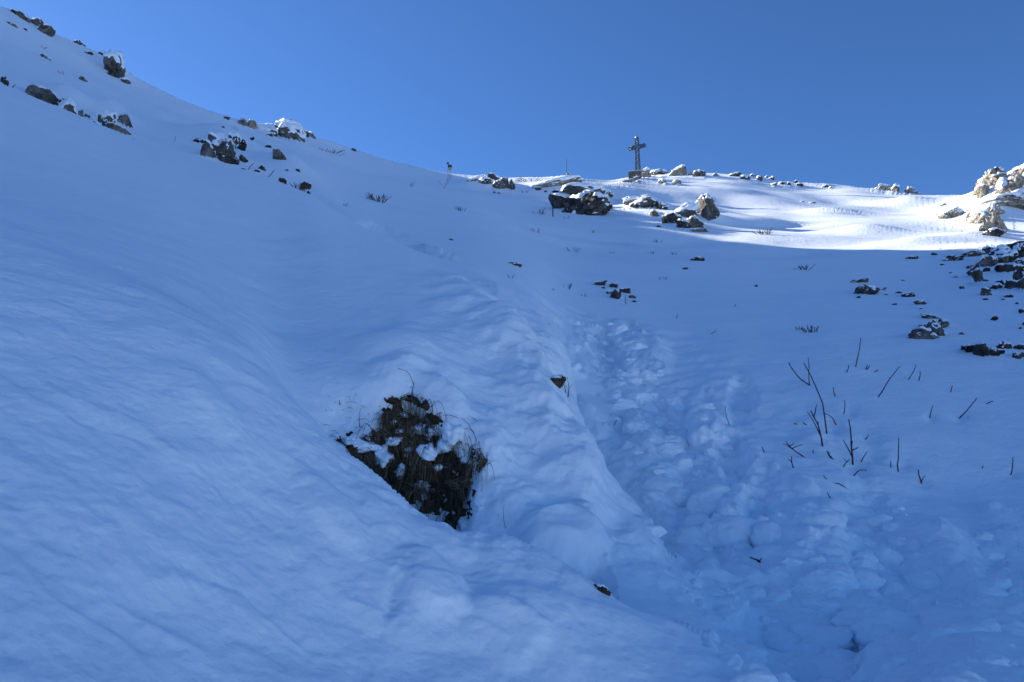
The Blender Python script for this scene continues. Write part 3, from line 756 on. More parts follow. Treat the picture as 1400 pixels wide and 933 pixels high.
_seed = [100]
def make_rock(name, u, v, w, h, tilt=0.0, snow=0.5, mat=None, depth=0.85, rmin=0.0, rmax=1e9, parent=None, root_loc=None, sink=0.0, rough=1.0, thick=0.10, sv=None):
    """A rock that shows w by h photo pixels round (u, v), set into the slope; snow = how much of its top carries snow."""
    _seed[0] += 1
    s = _seed[0] if sv is None else sv
    p, n, fd = at(u, v + 0.30 * h, rmin, rmax)
    m = fd / FPX
    W, H = w * m * 1.2, h * m * 1.36
    T = depth * (W + H) / 2
    basis = view_basis(p)
    level = 4 if max(w, h) > 15 else 3
    sh, f, d, off = rock_shape(level, W, T, H, s, math.radians(tilt), basis, rough)
    c = p + basis[2] * 0.27 * h * m + basis[1] * 0.22 * T - np.array([0, 0, sink * H])
    loc = c if parent is None else c - root_loc
    o = link(name, tri_mesh(name, sh, f), mat or M_ROCK, parent, loc)
    if snow > 0:
        nn = vert_normals(sh, f)
        for _ in range(2):                       # snow bridges the small knobs
            acc = np.zeros_like(nn)
            for a_, b_ in ((0, 1), (1, 2), (2, 0)):
                np.add.at(acc, f[:, a_], nn[f[:, b_]])
                np.add.at(acc, f[:, b_], nn[f[:, a_]])
            nn = nn + acc * 0.5
            nn /= np.linalg.norm(nn, axis=1)[:, None]
        snow = min(1.0, snow + 0.08)
        cover = 0.95 * nn[:, 2] + 0.6 * fbm(d + off, 1.8, 3, 0.55) + 0.05
        k = sstep(0.92 - 1.05 * snow, 1.12 - 1.05 * snow, cover)
        t = 0.8 * thick * min(W, H)
        lift = k * t * (0.8 + 0.25 * fbm(d + off, 2.0, 2)) - (1 - k) * 0.05 * min(W, H)
        sm = sh + np.array([0, 0, 1.0]) * (lift * (0.4 + 0.6 * np.clip(nn[:, 2], 0, 1)))[:, None] + nn * (lift * 0.5)[:, None]
        link('snow_cap', tri_mesh('snow_cap', sm, f, True), M_SNOW, o)
    return o

def boulder(label, *a, group=None, cat='rock', name='boulder', **k):
    o = make_rock(name, *a, **k)
    return tag(o, label, cat, group)

def outcrop(label, u, v, pieces, rmin=0.0, rmax=1e9, group=None, **kw):
    p, n, fd = at(u, v, rmin, rmax)
    root = bpy.data.objects.new('rock_outcrop', None)
    root.empty_display_size = 0.3
    C.objects.link(root)
    root.location = p
    tag(root, label, 'rock outcrop', group)
    for pc in pieces:
        k = dict(kw)
        if isinstance(pc[-1], dict):
            k.update(pc[-1]); pc = pc[:-1]
        make_rock('rock', *pc, parent=root, root_loc=p, rmin=rmin, rmax=rmax, **k)
    return root

# clods of broken snow lying in and below the trench: pieces of the slope, half sunk in it
def snow_clods():
    b = random.Random(5)
    shapes = []
    for k in range(7):
        r_ = np.random.default_rng(400 + k)
        d, f = ico(4)
        nrm = r_.normal(size=(9, 3)); nrm /= np.linalg.norm(nrm, axis=1)[:, None]
        dots = d @ nrm.T
        rad = np.minimum(np.where(dots > 0.05, r_.uniform(0.6, 1.0, 9) / np.maximum(dots, 0.05), 9).min(1), 1.1)
        off = r_.uniform(0, 40, 3)
        rad = 0.55 * rad + 0.4 + 0.16 * fbm(d + off, 1.5, 2) + 0.05 * fbm(d + off, 5.0, 2)
        me = tri_mesh('snow_clod', d * rad[:, None] * np.array([1.0, 0.85, 0.75]), f, True)
        me.materials.append(M_SNOW)
        shapes.append(me)
    n = 0
    while n < 250:
        if n < 150:
            s_ = b.random() * (len(lane) - 1.001); i_ = int(s_); f_ = s_ - i_
            u_ = lane[i_][0] + (lane[i_ + 1][0] - lane[i_][0]) * f_ + b.gauss(0, 24 + 9 * s_)
            v_ = lane[i_][1] + (lane[i_ + 1][1] - lane[i_][1]) * f_ + b.gauss(0, 18)
            sz = b.choice((5, 6, 8, 10, 13, 18, 24)) * (0.6 + 0.18 * s_)
        else:
            u_, v_ = b.uniform(960, 1398), b.uniform(690, 930)
            sz = b.choice((6, 8, 11, 15, 20, 28, 36)) * (0.8 + (v_ - 690) / 480)
        if not (0 < u_ < 1398 and 440 < v_ < 932) or u_ < 778 + (v_ - 500) * 0.50 or (u_ > 1010 and v_ < 690) or math.hypot(u_ - 1035, v_ - 768) < 34:
            continue
        q_, n_, fd_ = at(u_, v_)
        m = fd_ / FPX
        o = bpy.data.objects.new('snow_clod', shapes[b.randrange(7)])
        C.objects.link(o)
        o.parent = slope
        sc = sz * m
        o.scale = (sc * b.uniform(0.9, 1.4), sc * b.uniform(0.8, 1.2), sc * b.uniform(0.7, 1.1))
        o.rotation_euler = (b.uniform(-0.4, 0.4), b.uniform(-0.4, 0.4), b.uniform(0, 6.28))
        o.location = q_ - n_ * sc * b.uniform(0.2, 0.45)
        n += 1
snow_clods()

# tubes -------------------------------------------------------------
class MB:
    def __init__(self):
        self.v, self.f = [], []
    def tube(self, pts, r0, r1, sides=5):
        pts = [np.array(p, float) for p in pts]
        base = len(self.v)
        n = len(pts)
        ref = np.array([0.31, 0.87, 0.38])
        for i, p in enumerate(pts):
            t = pts[min(i + 1, n - 1)] - pts[max(i - 1, 0)]
            t = t / (np.linalg.norm(t) + 1e-12)
            a = np.cross(t, ref); a /= np.linalg.norm(a) + 1e-12
            b = np.cross(t, a)
            r = r0 + (r1 - r0) * i / (n - 1)
            for k in range(sides):
                g = 2 * math.pi * k / sides
                self.v.append(p + r * (math.cos(g) * a + math.sin(g) * b))
        for i in range(n - 1):
            for k in range(sides):
                a0, a1 = base + i * sides + k, base + i * sides + (k + 1) % sides
                self.f.append((a0, a1, a1 + sides, a0 + sides))
        self.f.append(tuple(base + (n - 1) * sides + k for k in range(sides)))
        self.f.append(tuple(base + k for k in reversed(range(sides))))
    def box(self, c, ax, ay, az):
        c, ax, ay, az = (np.array(t, float) for t in (c, ax, ay, az))
        b = len(self.v)
        for sx in (-1, 1):
            for sy in (-1, 1):
                for sz in (-1, 1):
                    self.v.append(c + sx * ax + sy * ay + sz * az)
        for q in ((0, 1, 3, 2), (4, 6, 7, 5), (0, 4, 5, 1), (2, 3, 7, 6), (0, 2, 6, 4), (1, 5, 7, 3)):
            self.f.append(tuple(b + k for k in q))
    def build(self, name, mat, parent=None, loc=(0, 0, 0), smooth=True):
        loc = np.array(loc, float)
        me = bpy.data.meshes.new(name)
        me.from_pydata([tuple(p - loc) for p in self.v], [], self.f)
        me.polygons.foreach_set('use_smooth', np.full(len(self.f), smooth))
        me.update()
        return link(name, me, mat, parent, loc if parent is None else (0, 0, 0))

def twig_path(bu, bv, tu, tv, lean=0.0, bend=0.0, rmin=0.0, rmax=1e9, n=6):
    """from the snow at pixel (bu, bv) to where the photo shows its tip; lean tips it away from the viewer"""
    p, nrm, fd = at(bu, bv, rmin, rmax)
    m = fd / FPX
    right, fwd, up = view_basis(p)
    e = right * (tu - bu) * m + up * (bv - tv) * m
    ln = np.linalg.norm(e)
    e = e + fwd * lean * ln
    side = np.cross(e, fwd); side /= np.linalg.norm(side) + 1e-9
    pts = []
    for i in range(n):
        t = i / (n - 1)
        j = 0.018 * ln * np.array([random.uniform(-1, 1), random.uniform(-1, 1), random.uniform(-1, 1)]) if 0 < i < n - 1 else 0
        pts.append(p + e * t + side * bend * ln * math.sin(math.pi * t) + j)
    pts.insert(0, p - e / (ln + 1e-9) * min(0.12, 0.6 * ln) - up * 0.04)
    return pts, m

rocks(boulder, outcrop)

# ------------------------------------------------------------------ summit cross
p, n, fd = at(874, 241, 90)
m = fd / FPX
right, fwd, up = view_basis(p)
ang = math.radians(-18)
cr = right * math.cos(ang) + fwd * math.sin(ang)
cf = -right * math.sin(ang) + fwd * math.cos(ang)
cross = bpy.data.objects.new('summit_cross', None)
C.objects.link(cross)
cb = p + up * 4 * m - right * 0.5 * m
cross.location = cb
tag(cross, 'tall dark iron lattice cross standing on the mountain summit', 'cross')
HT, hw, at_ = 58 * m, 2.5 * m, 41.5 * m
def lattice(o, axis, a, b, length, hw, n, rb, mb_leg, mb_br, taper=1.0):
    for i, (sa, sb) in enumerate(((-1, -1), (1, -1), (1, 1), (-1, 1))):
        mb_leg.append([o + (a * sa + b * sb) * hw, o + axis * length + (a * sa + b * sb) * hw * taper])
    for k in range(n):
        t0, t1 = length * k / n, length * (k + 1) / n
        w0, w1 = hw * (1 + (taper - 1) * k / n), hw * (1 + (taper - 1) * (k + 1) / n)
        cs = [(-1, -1), (1, -1), (1, 1), (-1, 1)]
        for i in range(4):
            c0, c1 = cs[i], cs[(i + 1) % 4]
            A0 = o + axis * t0 + (a * c0[0] + b * c0[1]) * w0
            B0 = o + axis * t0 + (a * c1[0] + b * c1[1]) * w0
            B1 = o + axis * t1 + (a * c1[0] + b * c1[1]) * w1
            A1 = o + axis * t1 + (a * c0[0] + b * c0[1]) * w1
            mb_br.tube([A0, B1] if k % 2 == 0 else [B0, A1], rb, rb, 4)
            mb_br.tube([A1, B1], rb, rb, 4)
legs, br = [], MB()
lattice(cb, up, cr, cf, HT * 0.94, hw * 1.12, 14, 0.22 * m, legs, br, 0.72)
for l_ in legs:
    mb = MB(); mb.tube(l_, 0.42 * m, 0.36 * m, 6); mb.build('leg', M_IRON, cross, cb).location = (0, 0, 0)
br.build('lattice_brace', M_IRON, cross, cb)
for sgn in (-1, 1):
    legs, br = [], MB()
    o0 = cb + up * at_ + cr * sgn * hw * 0.6
    lattice(o0, cr * sgn, up, cf, 9.2 * m, 2.1 * m, 4, 0.22 * m, legs, br, 0.92)
    for l_ in legs:
        br.tube(l_, 0.38 * m, 0.38 * m, 6)
    # rounded end of the arm
    e = o0 + cr * sgn * 9.2 * m
    for s2 in (-1, 1):
        br.tube([e + cf * s2 * 1.9 * m + up * 1.9 * m * math.cos(t) + cr * sgn * 2.0 * m * math.sin(t) for t in np.linspace(0, math.pi, 7)], 0.36 * m, 0.36 * m, 5)
    br.build('arm', M_IRON, cross, cb)
mb = MB()
for s2 in (-1, 1):
    mb.tube([cb + up * HT * 0.94 + cf * s2 * 2.0 * m + cr * 2.1 * m * math.cos(t) + up * 2.4 * m * math.sin(t) for t in np.linspace(0, math.pi, 7)], 0.5 * m, 0.5 * m, 5)
mb.build('rounded_head', M_IRON, cross, cb)
d_, f_ = ico(3)
for (uu, hh, rr, sx) in ((-0.6, 55.5, 1.25, 0.9), (-8, 43.4, 0.4, 1.5), (8, 43.9, 0.35, 1.6), (0.6, 49, 0.6, 1.0), (0.5, 30, 0.55, 1.0), (1.2, 21, 0.5, 1.0), (1.0, 12, 0.55, 1.0), (-9, 39.8, 0.45, 1.5)):
    q_ = d_ * (1 + 0.35 * fbm(d_ + hh, 1.6, 2))[:, None] * rr * m * np.array([sx, sx, 1.2])
    link('rime_patch', tri_mesh('rime_patch', q_, f_, True), M_RIME, cross, cr * uu * m + up * hh * m - cf * 2.2 * m)
pp, pn, pf = at(866, 243, 90)
mb = MB()
pc = cb - right * 4.5 * m - up * 1.0 * m
mb.box(pc, right * 8.5 * m, fwd * 7 * m, up * 4.6 * m)
pl = mb.build('stone_plinth', M_STONE, None, pc - up * 5 * m, False)
tag(pl, 'dark square stone block under the summit cross', 'plinth')
mb = MB(); mb.box(pc + up * 4.75 * m, right * 8.6 * m, fwd * 7.1 * m, up * 0.22 * m)
mb.build('snow_topping', M_SNOW, pl, pc - up * 5 * m, False)

# ------------------------------------------------------------------ thin poles, instruments, branches
def pole(name, label, u, vb, vt, wpx, cat, mat=M_IRON, rmin=0.0, lean=0.0, group=None):
    pts, m = twig_path(u, vb, u + lean, vt, 0, 0, rmin, n=4)
    e = pts[-1] - pts[1]
    pts = [pts[0], pts[1], pts[1] + e * 0.5, pts[-1]]
    mb = MB(); mb.tube(pts, wpx * m / 2, wpx * m / 2 * 0.7, 6)
    return tag(mb.build(name, mat, None, pts[1]), label, cat, group), pts, m
pole('mast', 'very thin tall mast on the ridge above the black rock wall', 778, 238, 212, 1.0, 'mast', rmin=60)
pole('post', 'short dark wooden post before the black rock wall', 758, 294, 271, 1.8, 'post', M_TWIG, rmin=20)
o, pts, m = pole('instrument_post', 'thin post with small dark and yellow box on the skyline', 617, 240, 226, 0.7, 'post', rmin=60)
mb = MB(); r_, f2, u2 = view_basis(pts[-1])
mb.box(pts[-1] + u2 * 1.2 * m, r_ * 2.6 * m, f2 * 2 * m, u2 * 1.9 * m); mb.build('dark_box', M_IRON, o, pts[1], False)
mb = MB(); mb.box(pts[-1] - u2 * 1.7 * m, r_ * 2.1 * m, f2 * 1.8 * m, u2 * 0.9 * m); mb.build('yellow_panel', M_YELLOW, o, pts[1], False)
o, pts, m = pole('instrument_post', 'slender pole with a tiny dark cap beside the boxed post', 611, 239, 222, 0.6, 'post', rmin=60)
mb = MB(); mb.box(pts[-1], r_ * 1.5 * m, f2 * 1.2 * m, u2 * 0.8 * m); mb.build('cap', M_IRON, o, pts[1], False)

def twig(label, base, tips, wpx, name='bare_twig', cat='twig', group=None, mat=None, lean=0.25, rmin=0.0, bend=0.05):
    """tips: [(tu, tv)] main stem first; later entries are side shoots (from fraction, tu, tv)"""
    pts, m = twig_path(base[0], base[1], tips[0][0], tips[0][1], lean, bend * random.choice((-1, 1)), rmin)
    mb = MB()
    mb.tube(pts, wpx * m * 0.40, wpx * m * 0.22, 6)
    right, fwd, up = view_basis(pts[1])
    for (fr, tu, tv) in tips[1:]:
        k = 1 + fr * (len(pts) - 2)
        i = int(k); j = min(i + 1, len(pts) - 1)
        s = pts[i] + (pts[j] - pts[i]) * (k - i)
        uu, vv, ff = project(s)
        e = right * (tu - uu) * m + up * (vv - tv) * m + fwd * random.uniform(-0.25, 0.25) * abs(tv - vv) * m
        ln = np.linalg.norm(e)
        sd = [s, s + e * 0.35 + 0.05 * ln * np.array([random.uniform(-1, 1) for _ in range(3)]), s + e * 0.7 + 0.04 * ln * np.array([random.uniform(-1, 1) for _ in range(3)]), s + e]
        mb.tube(sd, wpx * m * 0.30, wpx * m * 0.16, 5)
    # buds along the stem
    for t in np.linspace(0.25, 0.95, 5):
        k = 1 + t * (len(pts) - 2); i = int(k); j = min(i + 1, len(pts) - 1)
        s = pts[i] + (pts[j] - pts[i]) * (k - i)
        g = random.uniform(0, 6.28)
        e = (right * math.cos(g) + fwd * math.sin(g) + up * 1.0) * wpx * m * 0.5
        mb.tube([s, s + e], wpx * m * 0.2, wpx * m * 0.08, 4)
    o = mb.build(name, mat or M_TWIG, None, pts[1])
    return tag(o, label, cat, group)

twig('long thin dark twig curving up out of the forked twig clump', (1132, 591), [(1110, 489)], 2.6, lean=0.1, bend=0.06)
twig('forked twig with side shoots, beside the long curving twig', (1124, 608), [(1113, 558), (0.25, 1108, 563), (0.55, 1119, 577), (0.8, 1118, 553)], 3.0, lean=0.1)
twig('thin V shaped pair of bare stems high in the clump', (1108, 525), [(1083, 491), (0.02, 1108, 488)], 2.4, lean=0.1, bend=-0.08)
twig('stout upright twig in a deep snow hollow', (1168, 633), [(1168, 571), (0.15, 1156, 601), (0.35, 1166, 603), (0.3, 1173, 612)], 3.2, lean=0.05, bend=0.01)
twig('short twig leaning out of the deep snow hollow', (1176, 630), [(1185, 616)], 2.0, lean=0.0)
twig('crooked stub beside the stout upright twig', (1152, 637), [(1160, 627), (0.6, 1154, 627)], 2.0, lean=0.0)
twig('half buried stick arching at the rim of the deep hollow', (1166, 649), [(1183, 642)], 2.2, lean=0.0, bend=0.2)
twig('branching twig with antler like shoots on the clump edge', (1101, 623), [(1079, 600), (0.5, 1072, 606), (0.6, 1097, 608), (0.75, 1086, 607)], 2.4, lean=0.1)
twig('small zigzag twig below the antler like twig', (1084, 638), [(1083, 622), (0.5, 1078, 627)], 2.2, lean=0.1)
twig('straight tall slanting rod of a twig highest above the clump', (1168, 500), [(1178, 459)], 2.0, lean=0.15, bend=0.02)
twig('long slanting twig on open snow, tilted like a thrown spear', (1201, 541), [(1231, 500)], 2.2, lean=0.1, bend=0.02)
twig('short slanting twig uphill of the spear like one', (1240, 517), [(1251, 497)], 1.7, lean=0.1)
twig('stiff twig slanting from a little snow pit', (1309, 570), [(1333, 543)], 2.4, lean=0.1, bend=0.02)
twig('straight upright twig standing alone in a shallow dip', (1230, 643), [(1235, 597)], 2.3, lean=0.05, bend=0.02)
twig('twin short stubs in one dip, one broken', (1261, 659), [(1259, 640), (0.1, 1265, 651)], 2.6, lean=0.05)
twig('short twig by itself near the trench mouth slope end', (1384, 648), [(1389, 624)], 2.2, lean=0.05)
twig('curved stick lying nearly flat on the snow below the clump', (1154, 664), [(1139, 658)], 2.0, lean=-0.2, bend=0.1)
twig('thick dark stub poking from a round snow pit in the clump', (1139, 626), [(1133, 615)], 3.6, lean=0.0)
twig('hooked twig bending over a round snow pit', (1143, 579), [(1129, 562)], 2.0, lean=0.1, bend=0.15)
TIPS = 'short twig tips around the clump'
for (a, b, lb) in (
        ((1156, 508), (1160, 498), 'short tip beside the foot of the straight tall rod'), ((1181, 503), (1184, 497), 'one of three tiny tips between the tall rod and the spear like twig'),
        ((1186, 504), (1190, 499), 'one of three tiny tips between the tall rod and the spear like twig'), ((1194, 507), (1199, 504), 'one of three tiny tips between the tall rod and the spear like twig'),
        ((1255, 519), (1258, 506), 'thin tip next to the short slanting twig'), ((1298, 534), (1301, 525), 'small tip uphill of the stiff slanting twig'),
        ((1142, 540), (1141, 527), 'upright tip just past the long curving twig'), ((1155, 564), (1158, 545), 'upright tip in a small dip between hooked twig and spear like twig'),
        ((1271, 570), (1277, 553), 'slanting stub in a small pit next to the stiff twig'), ((1350, 550), (1358, 547), 'tip lying almost flat beyond the stiff slanting twig'),
        ((1043, 619), (1040, 611), 'tiny tip nearest the trench edge'), ((1088, 578), (1084, 577), 'one of two flat tips above the antler like twig'), ((1102, 580), (1097, 576), 'one of two flat tips above the antler like twig'),
        ((1181, 599), (1186, 593), 'faint tip at the upper rim of the deep hollow'), ((1219, 637), (1220, 629), 'stub beside the straight upright lone twig'),
        ((1343, 638), (1344, 635), 'tiny speck of twig between the twin stubs and the end twig'), ((1131, 653), (1127, 648), 'tip right above the curved stick lying flat'),
        ((1111, 618), (1111, 614), 'tiny knob of twig between the antler like twig and the forked twig'), ((1134, 679), (1131, 671), 'lowest pale tip, downhill of the curved flat stick')):
    twig(lb, a, [b], 1.9, lean=0.05, group=TIPS)
for (a, b, lb) in (((926, 433), (928, 428), 'tiny stalk on snow uphill of the trench head'), ((969, 456), (977, 451), 'tiny slanted stalk on snow above the trench'), ((698, 378), (696, 373), 'one of two tiny stalks below the flat earth strip'),
                   ((701, 378), (703, 373), 'one of two tiny stalks below the flat earth strip'), ((1003, 417), (1005, 414), 'faint stalk speck between the lone dark stone and the trench'), ((855, 414), (854, 401), 'upright stalk among the scatter of black rock bits'),
                   ((842, 579), (846, 572), 'short stalk inside the trench below the earth lump'), ((997, 580), (993, 552), 'pale thin stem on the trench wall')):
    twig(lb, a, [b], 1.3, lean=0.05, group='tiny stalks in open snow')
twig('dark dead leaf stalk lying in the trampled trench', (1040, 768), [(1027, 762), (0.15, 1042, 763), (0.1, 1036, 765)], 3.4, name='leaf_stalk', cat='stalk', lean=-0.1)
twig('forked bare branches in front of the skyline instrument posts', (606, 256), [(613, 238), (0.02, 599, 246), (0.3, 620, 241), (0.6, 616, 228), (0.75, 623, 232)], 0.65, name='bare_branches', cat='branch', lean=0.1, rmin=20)
for (a, b, c, lb) in (((19, 118), (22, 112), 1.6, 'dark stalk uphill of the bare pointed boulder'), ((324, 202), (324, 180), 1.5, 'tall dark stalk standing before the large dark outcrop'),
                      ((341, 230), (348, 218), 1.5, 'slanting dark stalk beside the pair of blunt stones'), ((367, 240), (374, 228), 1.6, 'bent dark stalk on the crest below the oval boulder'),
                      ((239, 191), (239, 182), 0.9, 'thin lone stalk on snow before the large dark outcrop'), ((36, 128), (42, 124), 1.3, 'short stick touching the bare pointed boulder'), ((756, 262), (757, 256), 1.0, 'tiny stalk over the short wooden post')):
    twig(lb, a, [b], c, rmin=18, group='dry stalks among the ridge rocks')

# ------------------------------------------------------------------ dry shrubs on the slope
def shrub(label, u, v, w, h, n, rmin=0.0, group=None, wpx=0.8):
    p, nrm, fd = at(u, v, rmin)
    m = fd / FPX
    right, fwd, up = view_basis(p)
    mb = MB()
    for k in range(n):
        a = random.uniform(-1, 1)
        b = random.uniform(-0.3, 0.3)
        s = p + right * a * w * 0.32 * m + fwd * b * w * m * 0.6 - up * 2.0 * m
        gx = (a * 0.5 + random.uniform(-0.5, 0.5)) * w * 0.4 * m
        tip = s + right * gx + up * (h * random.uniform(0.5, 1.0) + 2) * m + fwd * random.uniform(-0.3, 0.3) * h * m
        mid = (s + tip) / 2 + right * random.uniform(-0.1, 0.1) * h * m
        mb.tube([s, mid, tip], wpx * m * 0.5, wpx * m * 0.3, 4)
        if random.random() < 0.6:
            t2 = mid + (tip - mid) * 0.6 + right * random.uniform(-0.35, 0.35) * h * m
            mb.tube([mid, t2], wpx * m * 0.35, wpx * m * 0.2, 4)
    return tag(mb.build('dry_shrub', M_SHRUB, None, p), label, 'shrub', group)
shrub('bushiest leafless shrub alone on the smooth snow under the ridge', 520, 274, 30, 13, 26, 12, wpx=1.0)
for (u, v, w, h, n, lb) in (
        (563, 253, 8, 6, 5, 'tiny dry tuft between the bushiest shrub and the forked branches'), (632, 288, 16, 9, 8, 'dry tuft on snow below the forked branches'),
        (738, 291, 18, 9, 12, 'thick dry tuft beside the short wooden post'), (732, 316, 20, 8, 6, 'wide thin row of stems below the tuft at the post'),
        (785, 343, 18, 8, 9, 'dry tuft on snow between the black rock wall and the flat earth strip'), (774, 297, 8, 5, 4, 'few stems at the foot of the black rock wall, beside the post'),
        (776, 393, 16, 9, 7, 'dry tuft just uphill of the scatter of black rock bits'), (760, 396, 8, 4, 3, 'three short stems next to the tuft near the black rock bits'),
        (837, 345, 8, 4, 4, 'small tuft below the ragged dark ledge, apart from the others'), (888, 345, 12, 5, 7, 'low tuft between the black rock bits and the tall boulder'),
        (902, 330, 12, 5, 6, 'low tuft right below the ragged dark ledge'), (925, 347, 10, 6, 6, 'low tuft beside the lone snow topped rock'),
        (906, 380, 14, 5, 5, 'short stems on snow downhill of the lone snow topped rock'), (715, 262, 12, 4, 7, 'tuft between the two snow capped outcrops'),
        (800, 404, 8, 5, 4, 'few stems right beside the scatter of black rock bits'), (812, 316, 8, 5, 4, 'few stems under the black rock wall, away from the post'),
        (55, 63, 20, 4, 6, 'faint stems high on the steep ridge snow'), (82, 100, 16, 5, 8, 'faint tuft uphill of the bare pointed boulder'), (475, 280, 10, 6, 5, 'small tuft between the earthy crest end and the bushiest shrub')):
    shrub(lb, u, v, w, h, n, 8, 'sparse tufts of dry stems', 0.55)
shrub('wide low row of dry stems at the edge of the cast shadow', 1044, 319, 28, 7, 22, 15, wpx=0.7)
shrub('low row of dry stems just under the sunlit snow edge', 1094, 367, 28, 8, 16, 10, wpx=0.8)
shrub('tangled wispy shrub flattened on the snow uphill of the twigs', 1110, 452, 24, 11, 16, 8, wpx=0.9)
shrub('small wisp of stems next to the tangled flattened shrub', 1091, 449, 10, 6, 6, 8, wpx=0.8)
shrub('row of reddish dry stems on the sunlit snow near the thin mast', 722, 246, 34, 5, 30, 60, wpx=0.6)
shrub('line of dry stems along the skyline after the broad outcrop', 452, 207, 36, 4, 26, 60, wpx=0.6)
shrub('bristle of dry stems on the crest end of the rocky bank', 410, 258, 24, 10, 24, 18.5, wpx=0.8)
shrub('thin dry stems by the earth lump at the trench head', 777, 540, 18, 26, 8, 4, wpx=0.9)

# ------------------------------------------------------------------ exposed turf bank with hanging dead grass
SU, SV, STEP = (425, 715), (515, 760), 2.6
us = np.arange(SU[0], SU[1], STEP); vs_ = np.arange(SV[0], SV[1], STEP)
pos = np.zeros((len(us), len(vs_), 3)); nor = np.zeros_like(pos)
for i, u in enumerate(us):
    for j, v in enumerate(vs_):
        try:
            pos[i, j], nor[i, j], _ = at(u, v, 3.72, 8)
        except ValueError:                      # below the foot of the bank: carry on straight down
            pos[i, j], nor[i, j] = pos[i, j - 1] - np.array([0, 0, 0.01]), nor[i, j - 1]
# smooth the sampled bank and work out the bare ground on it
for _ in range(3):
    pos[1:-1, 1:-1] = (pos[1:-1, 1:-1] * 2 + pos[:-2, 1:-1] + pos[2:, 1:-1] + pos[1:-1, :-2] + pos[1:-1, 2:]) / 6
gu, gv = np.meshgrid(us, vs_, indexing='ij')
sd = poly_sd(gu, gv)
nz = fbm(pos, 7.0, 4, 0.6)
clumps = [(574, 584, 30, 26), (590, 592, 22, 22), (614, 594, 26, 34), (606, 612, 24, 20), (588, 622, 22, 24), (525, 628, 26, 34), (538, 606, 22, 12), (501, 610, 32, 18), (488, 602, 24, 16), (548, 646, 10, 20),
          (577, 660, 18, 14), (642, 662, 12, 26), (632, 716, 26, 32), (552, 566, 12, 8), (640, 628, 14, 14), (626, 622, 16, 18), (560, 545, 14, 7), (580, 680, 9, 18), (536, 580, 8, 8), (520, 575, 8, 6), (600, 640, 12, 9), (560, 615, 10, 9),
          (655, 690, 22, 26), (668, 715, 26, 22), (548, 592, 10, 7), (510, 590, 9, 8)]
snowy = np.zeros_like(sd)
for (u, v, w, h) in clumps:
    snowy = np.maximum(snowy, 1.35 - np.hypot((gu - u) / (w * 0.5), (gv - v - 0.1 * h) / (h * 0.5)))
mask = sstep(-5, 7, sd + 22 * nz - 2 - 14 * np.clip(snowy + 0.5 * nz, 0, 1.2))
nor /= np.linalg.norm(nor, axis=-1)[..., None]
face = -pos / np.linalg.norm(pos, axis=-1)[..., None]
dirn = nor * 0.6 + face * 0.4
soil_p = pos + dirn * ((mask * (0.035 + 0.08 * fbm(pos, 9.0, 3, 0.6)) - (1 - mask) * 0.07))[..., None]
root = bpy.data.objects.new('turf_bank', None)
C.objects.link(root)
rl = at(590, 700, 3.72, 8)[0]
root.location = rl
tag(root, 'dark bare earth bank with hanging dead grass and clinging snow lumps', 'turf bank')
ni, nj = len(us), len(vs_)
a = np.arange(ni - 1)[:, None] * nj + np.arange(nj - 1)[None, :]
qd = np.stack([a, a + 1, a + nj + 1, a + nj], -1).reshape(-1, 4)
link('soil', grid_mesh('soil', soil_p.reshape(-1, 3) - rl, qd), M_SOIL, root)
gb, gb2 = MB(), MB()
cand = np.argwhere(sd > -2)
for k in range(190):                            # tussocks, each a spray of blades
    i, j = cand[random.randrange(len(cand))]
    if gv[i, j] > 690 or mask[i, j] < 0.35 or (gv[i, j] > 640 and random.random() < 0.5):
        continue
    s0 = soil_p[i, j]
    right, fwd, up = view_basis(s0)
    straw = random.random() < (0.6 if gv[i, j] < 650 else 0.25)
    lean = random.gauss(0, 0.25)
    for q in range(random.randint(7, 18)):
        s = s0 + right * random.gauss(0, 0.018) + up * random.gauss(0, 0.012)
        ln = random.uniform(0.08, 0.26)
        outd = -fwd * random.uniform(0.15, 0.6) + right * (lean + random.gauss(0, 0.42))
        lift = random.uniform(0.1, 0.5)
        pts = [s - outd * 0.02] + [s + outd * ln * t * 0.8 + up * ln * (lift * math.sin(t * 2.4) - 0.9 * t * t) for t in (0.2, 0.4, 0.6, 0.8, 1.0)]
        (gb if straw else gb2).tube(pts, random.uniform(0.0013, 0.0026), 0.0007, 3)
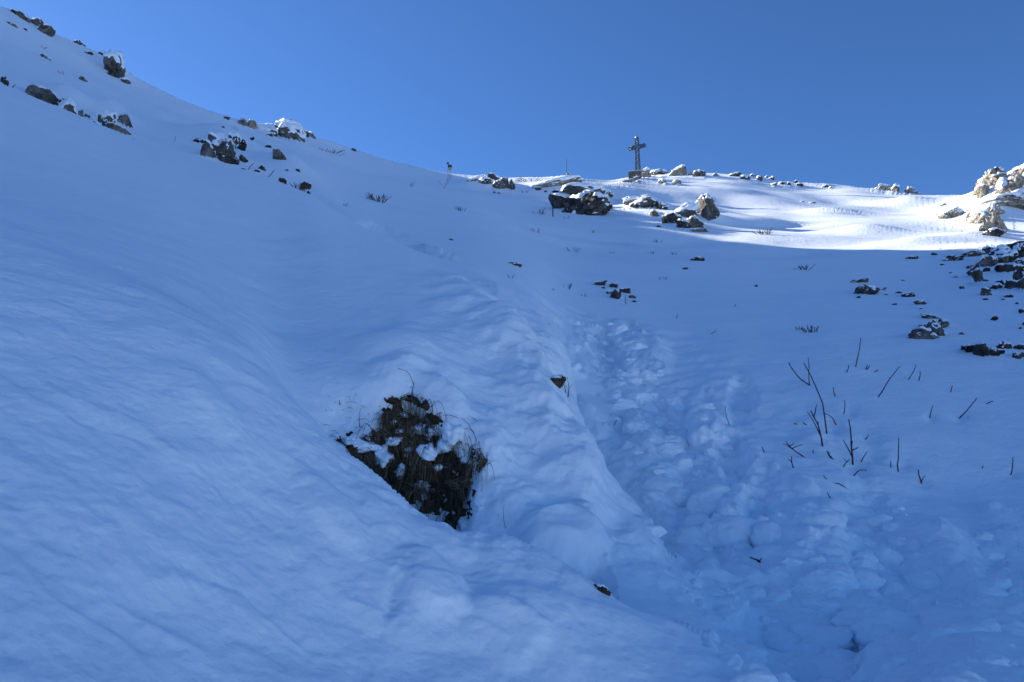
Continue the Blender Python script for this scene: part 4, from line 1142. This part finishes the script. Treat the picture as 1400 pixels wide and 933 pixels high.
for k in range(36):
    u, v = random.uniform(445, 510), random.uniform(540, 615)
    i, j = int((u - SU[0]) / STEP), int((v - SV[0]) / STEP)
    s = pos[i, j]; right, fwd, up = view_basis(s)
    ln = random.uniform(0.02, 0.07); outd = -fwd * 0.5 + right * random.gauss(0, 0.5)
    gb2.tube([s - outd * 0.03] + [s + outd * ln * t + up * ln * (0.5 * t - 0.7 * t * t) for t in (0.4, 0.7, 1.0)], 0.0013, 0.0006, 3)
o = gb.build('dead_grass', M_STRAW, root, rl); o['kind'] = 'stuff'
o = gb2.build('dark_grass', M_SHRUB, root, rl); o['kind'] = 'stuff'
for k, (u, v, w, h) in enumerate(clumps):
    i, j = int(round((u - SU[0]) / STEP)), int(round((v - SV[0]) / STEP))
    c = soil_p[min(i, ni - 1), min(j, nj - 1)]
    fd_ = float(project(c)[2]); m = fd_ / FPX
    right, fwd, up = view_basis(c)
    d_, f_ = ico(4)
    off = np.array([k * 3.1, 1.7, k * 0.7])
    r_ = 1 + 0.55 * fbm(d_ + off, 1.1, 2) + 0.12 * fbm(d_ + off, 3.5, 3, 0.6)
    q_ = d_ * r_[:, None]
    wv = q_[:, :1] * right * w * 0.52 * m + q_[:, 1:2] * fwd * (w + h) * 0.34 * m + q_[:, 2:] * (up * 0.92 + fwd * 0.4) * h * 0.52 * m
    link('snow_clump', tri_mesh('snow_clump', wv, f_, True), M_SNOW, root, c - rl - fwd * 0.01 + (up * 0.0))
# a few long loose blades arching over the bank
for (bu, bv, tu, tv, bend, wpx) in ((559, 555, 563, 522, 0.02, 1.8), (563, 523, 541, 503, -0.18, 0.9), (560, 540, 578, 548, 0.1, 0.9), (644, 626, 628, 572, -0.2, 1.2), (628, 572, 606, 568, -0.1, 0.8), (650, 572, 642, 566, 0.0, 0.8), (491, 582, 491, 556, 0.03, 1.0), (466, 552, 465, 545, 0, 1.2), (690, 722, 688, 690, 0.05, 0.7)):
    pts, m = twig_path(bu, bv, tu, tv, -0.1, bend, 3.72, 8)
    mb = MB(); mb.tube([q - (q - q) for q in pts[1:]], wpx * m * 0.5, wpx * m * 0.25, 4)
    mb.build('grass_blade', M_TWIG, root, rl)
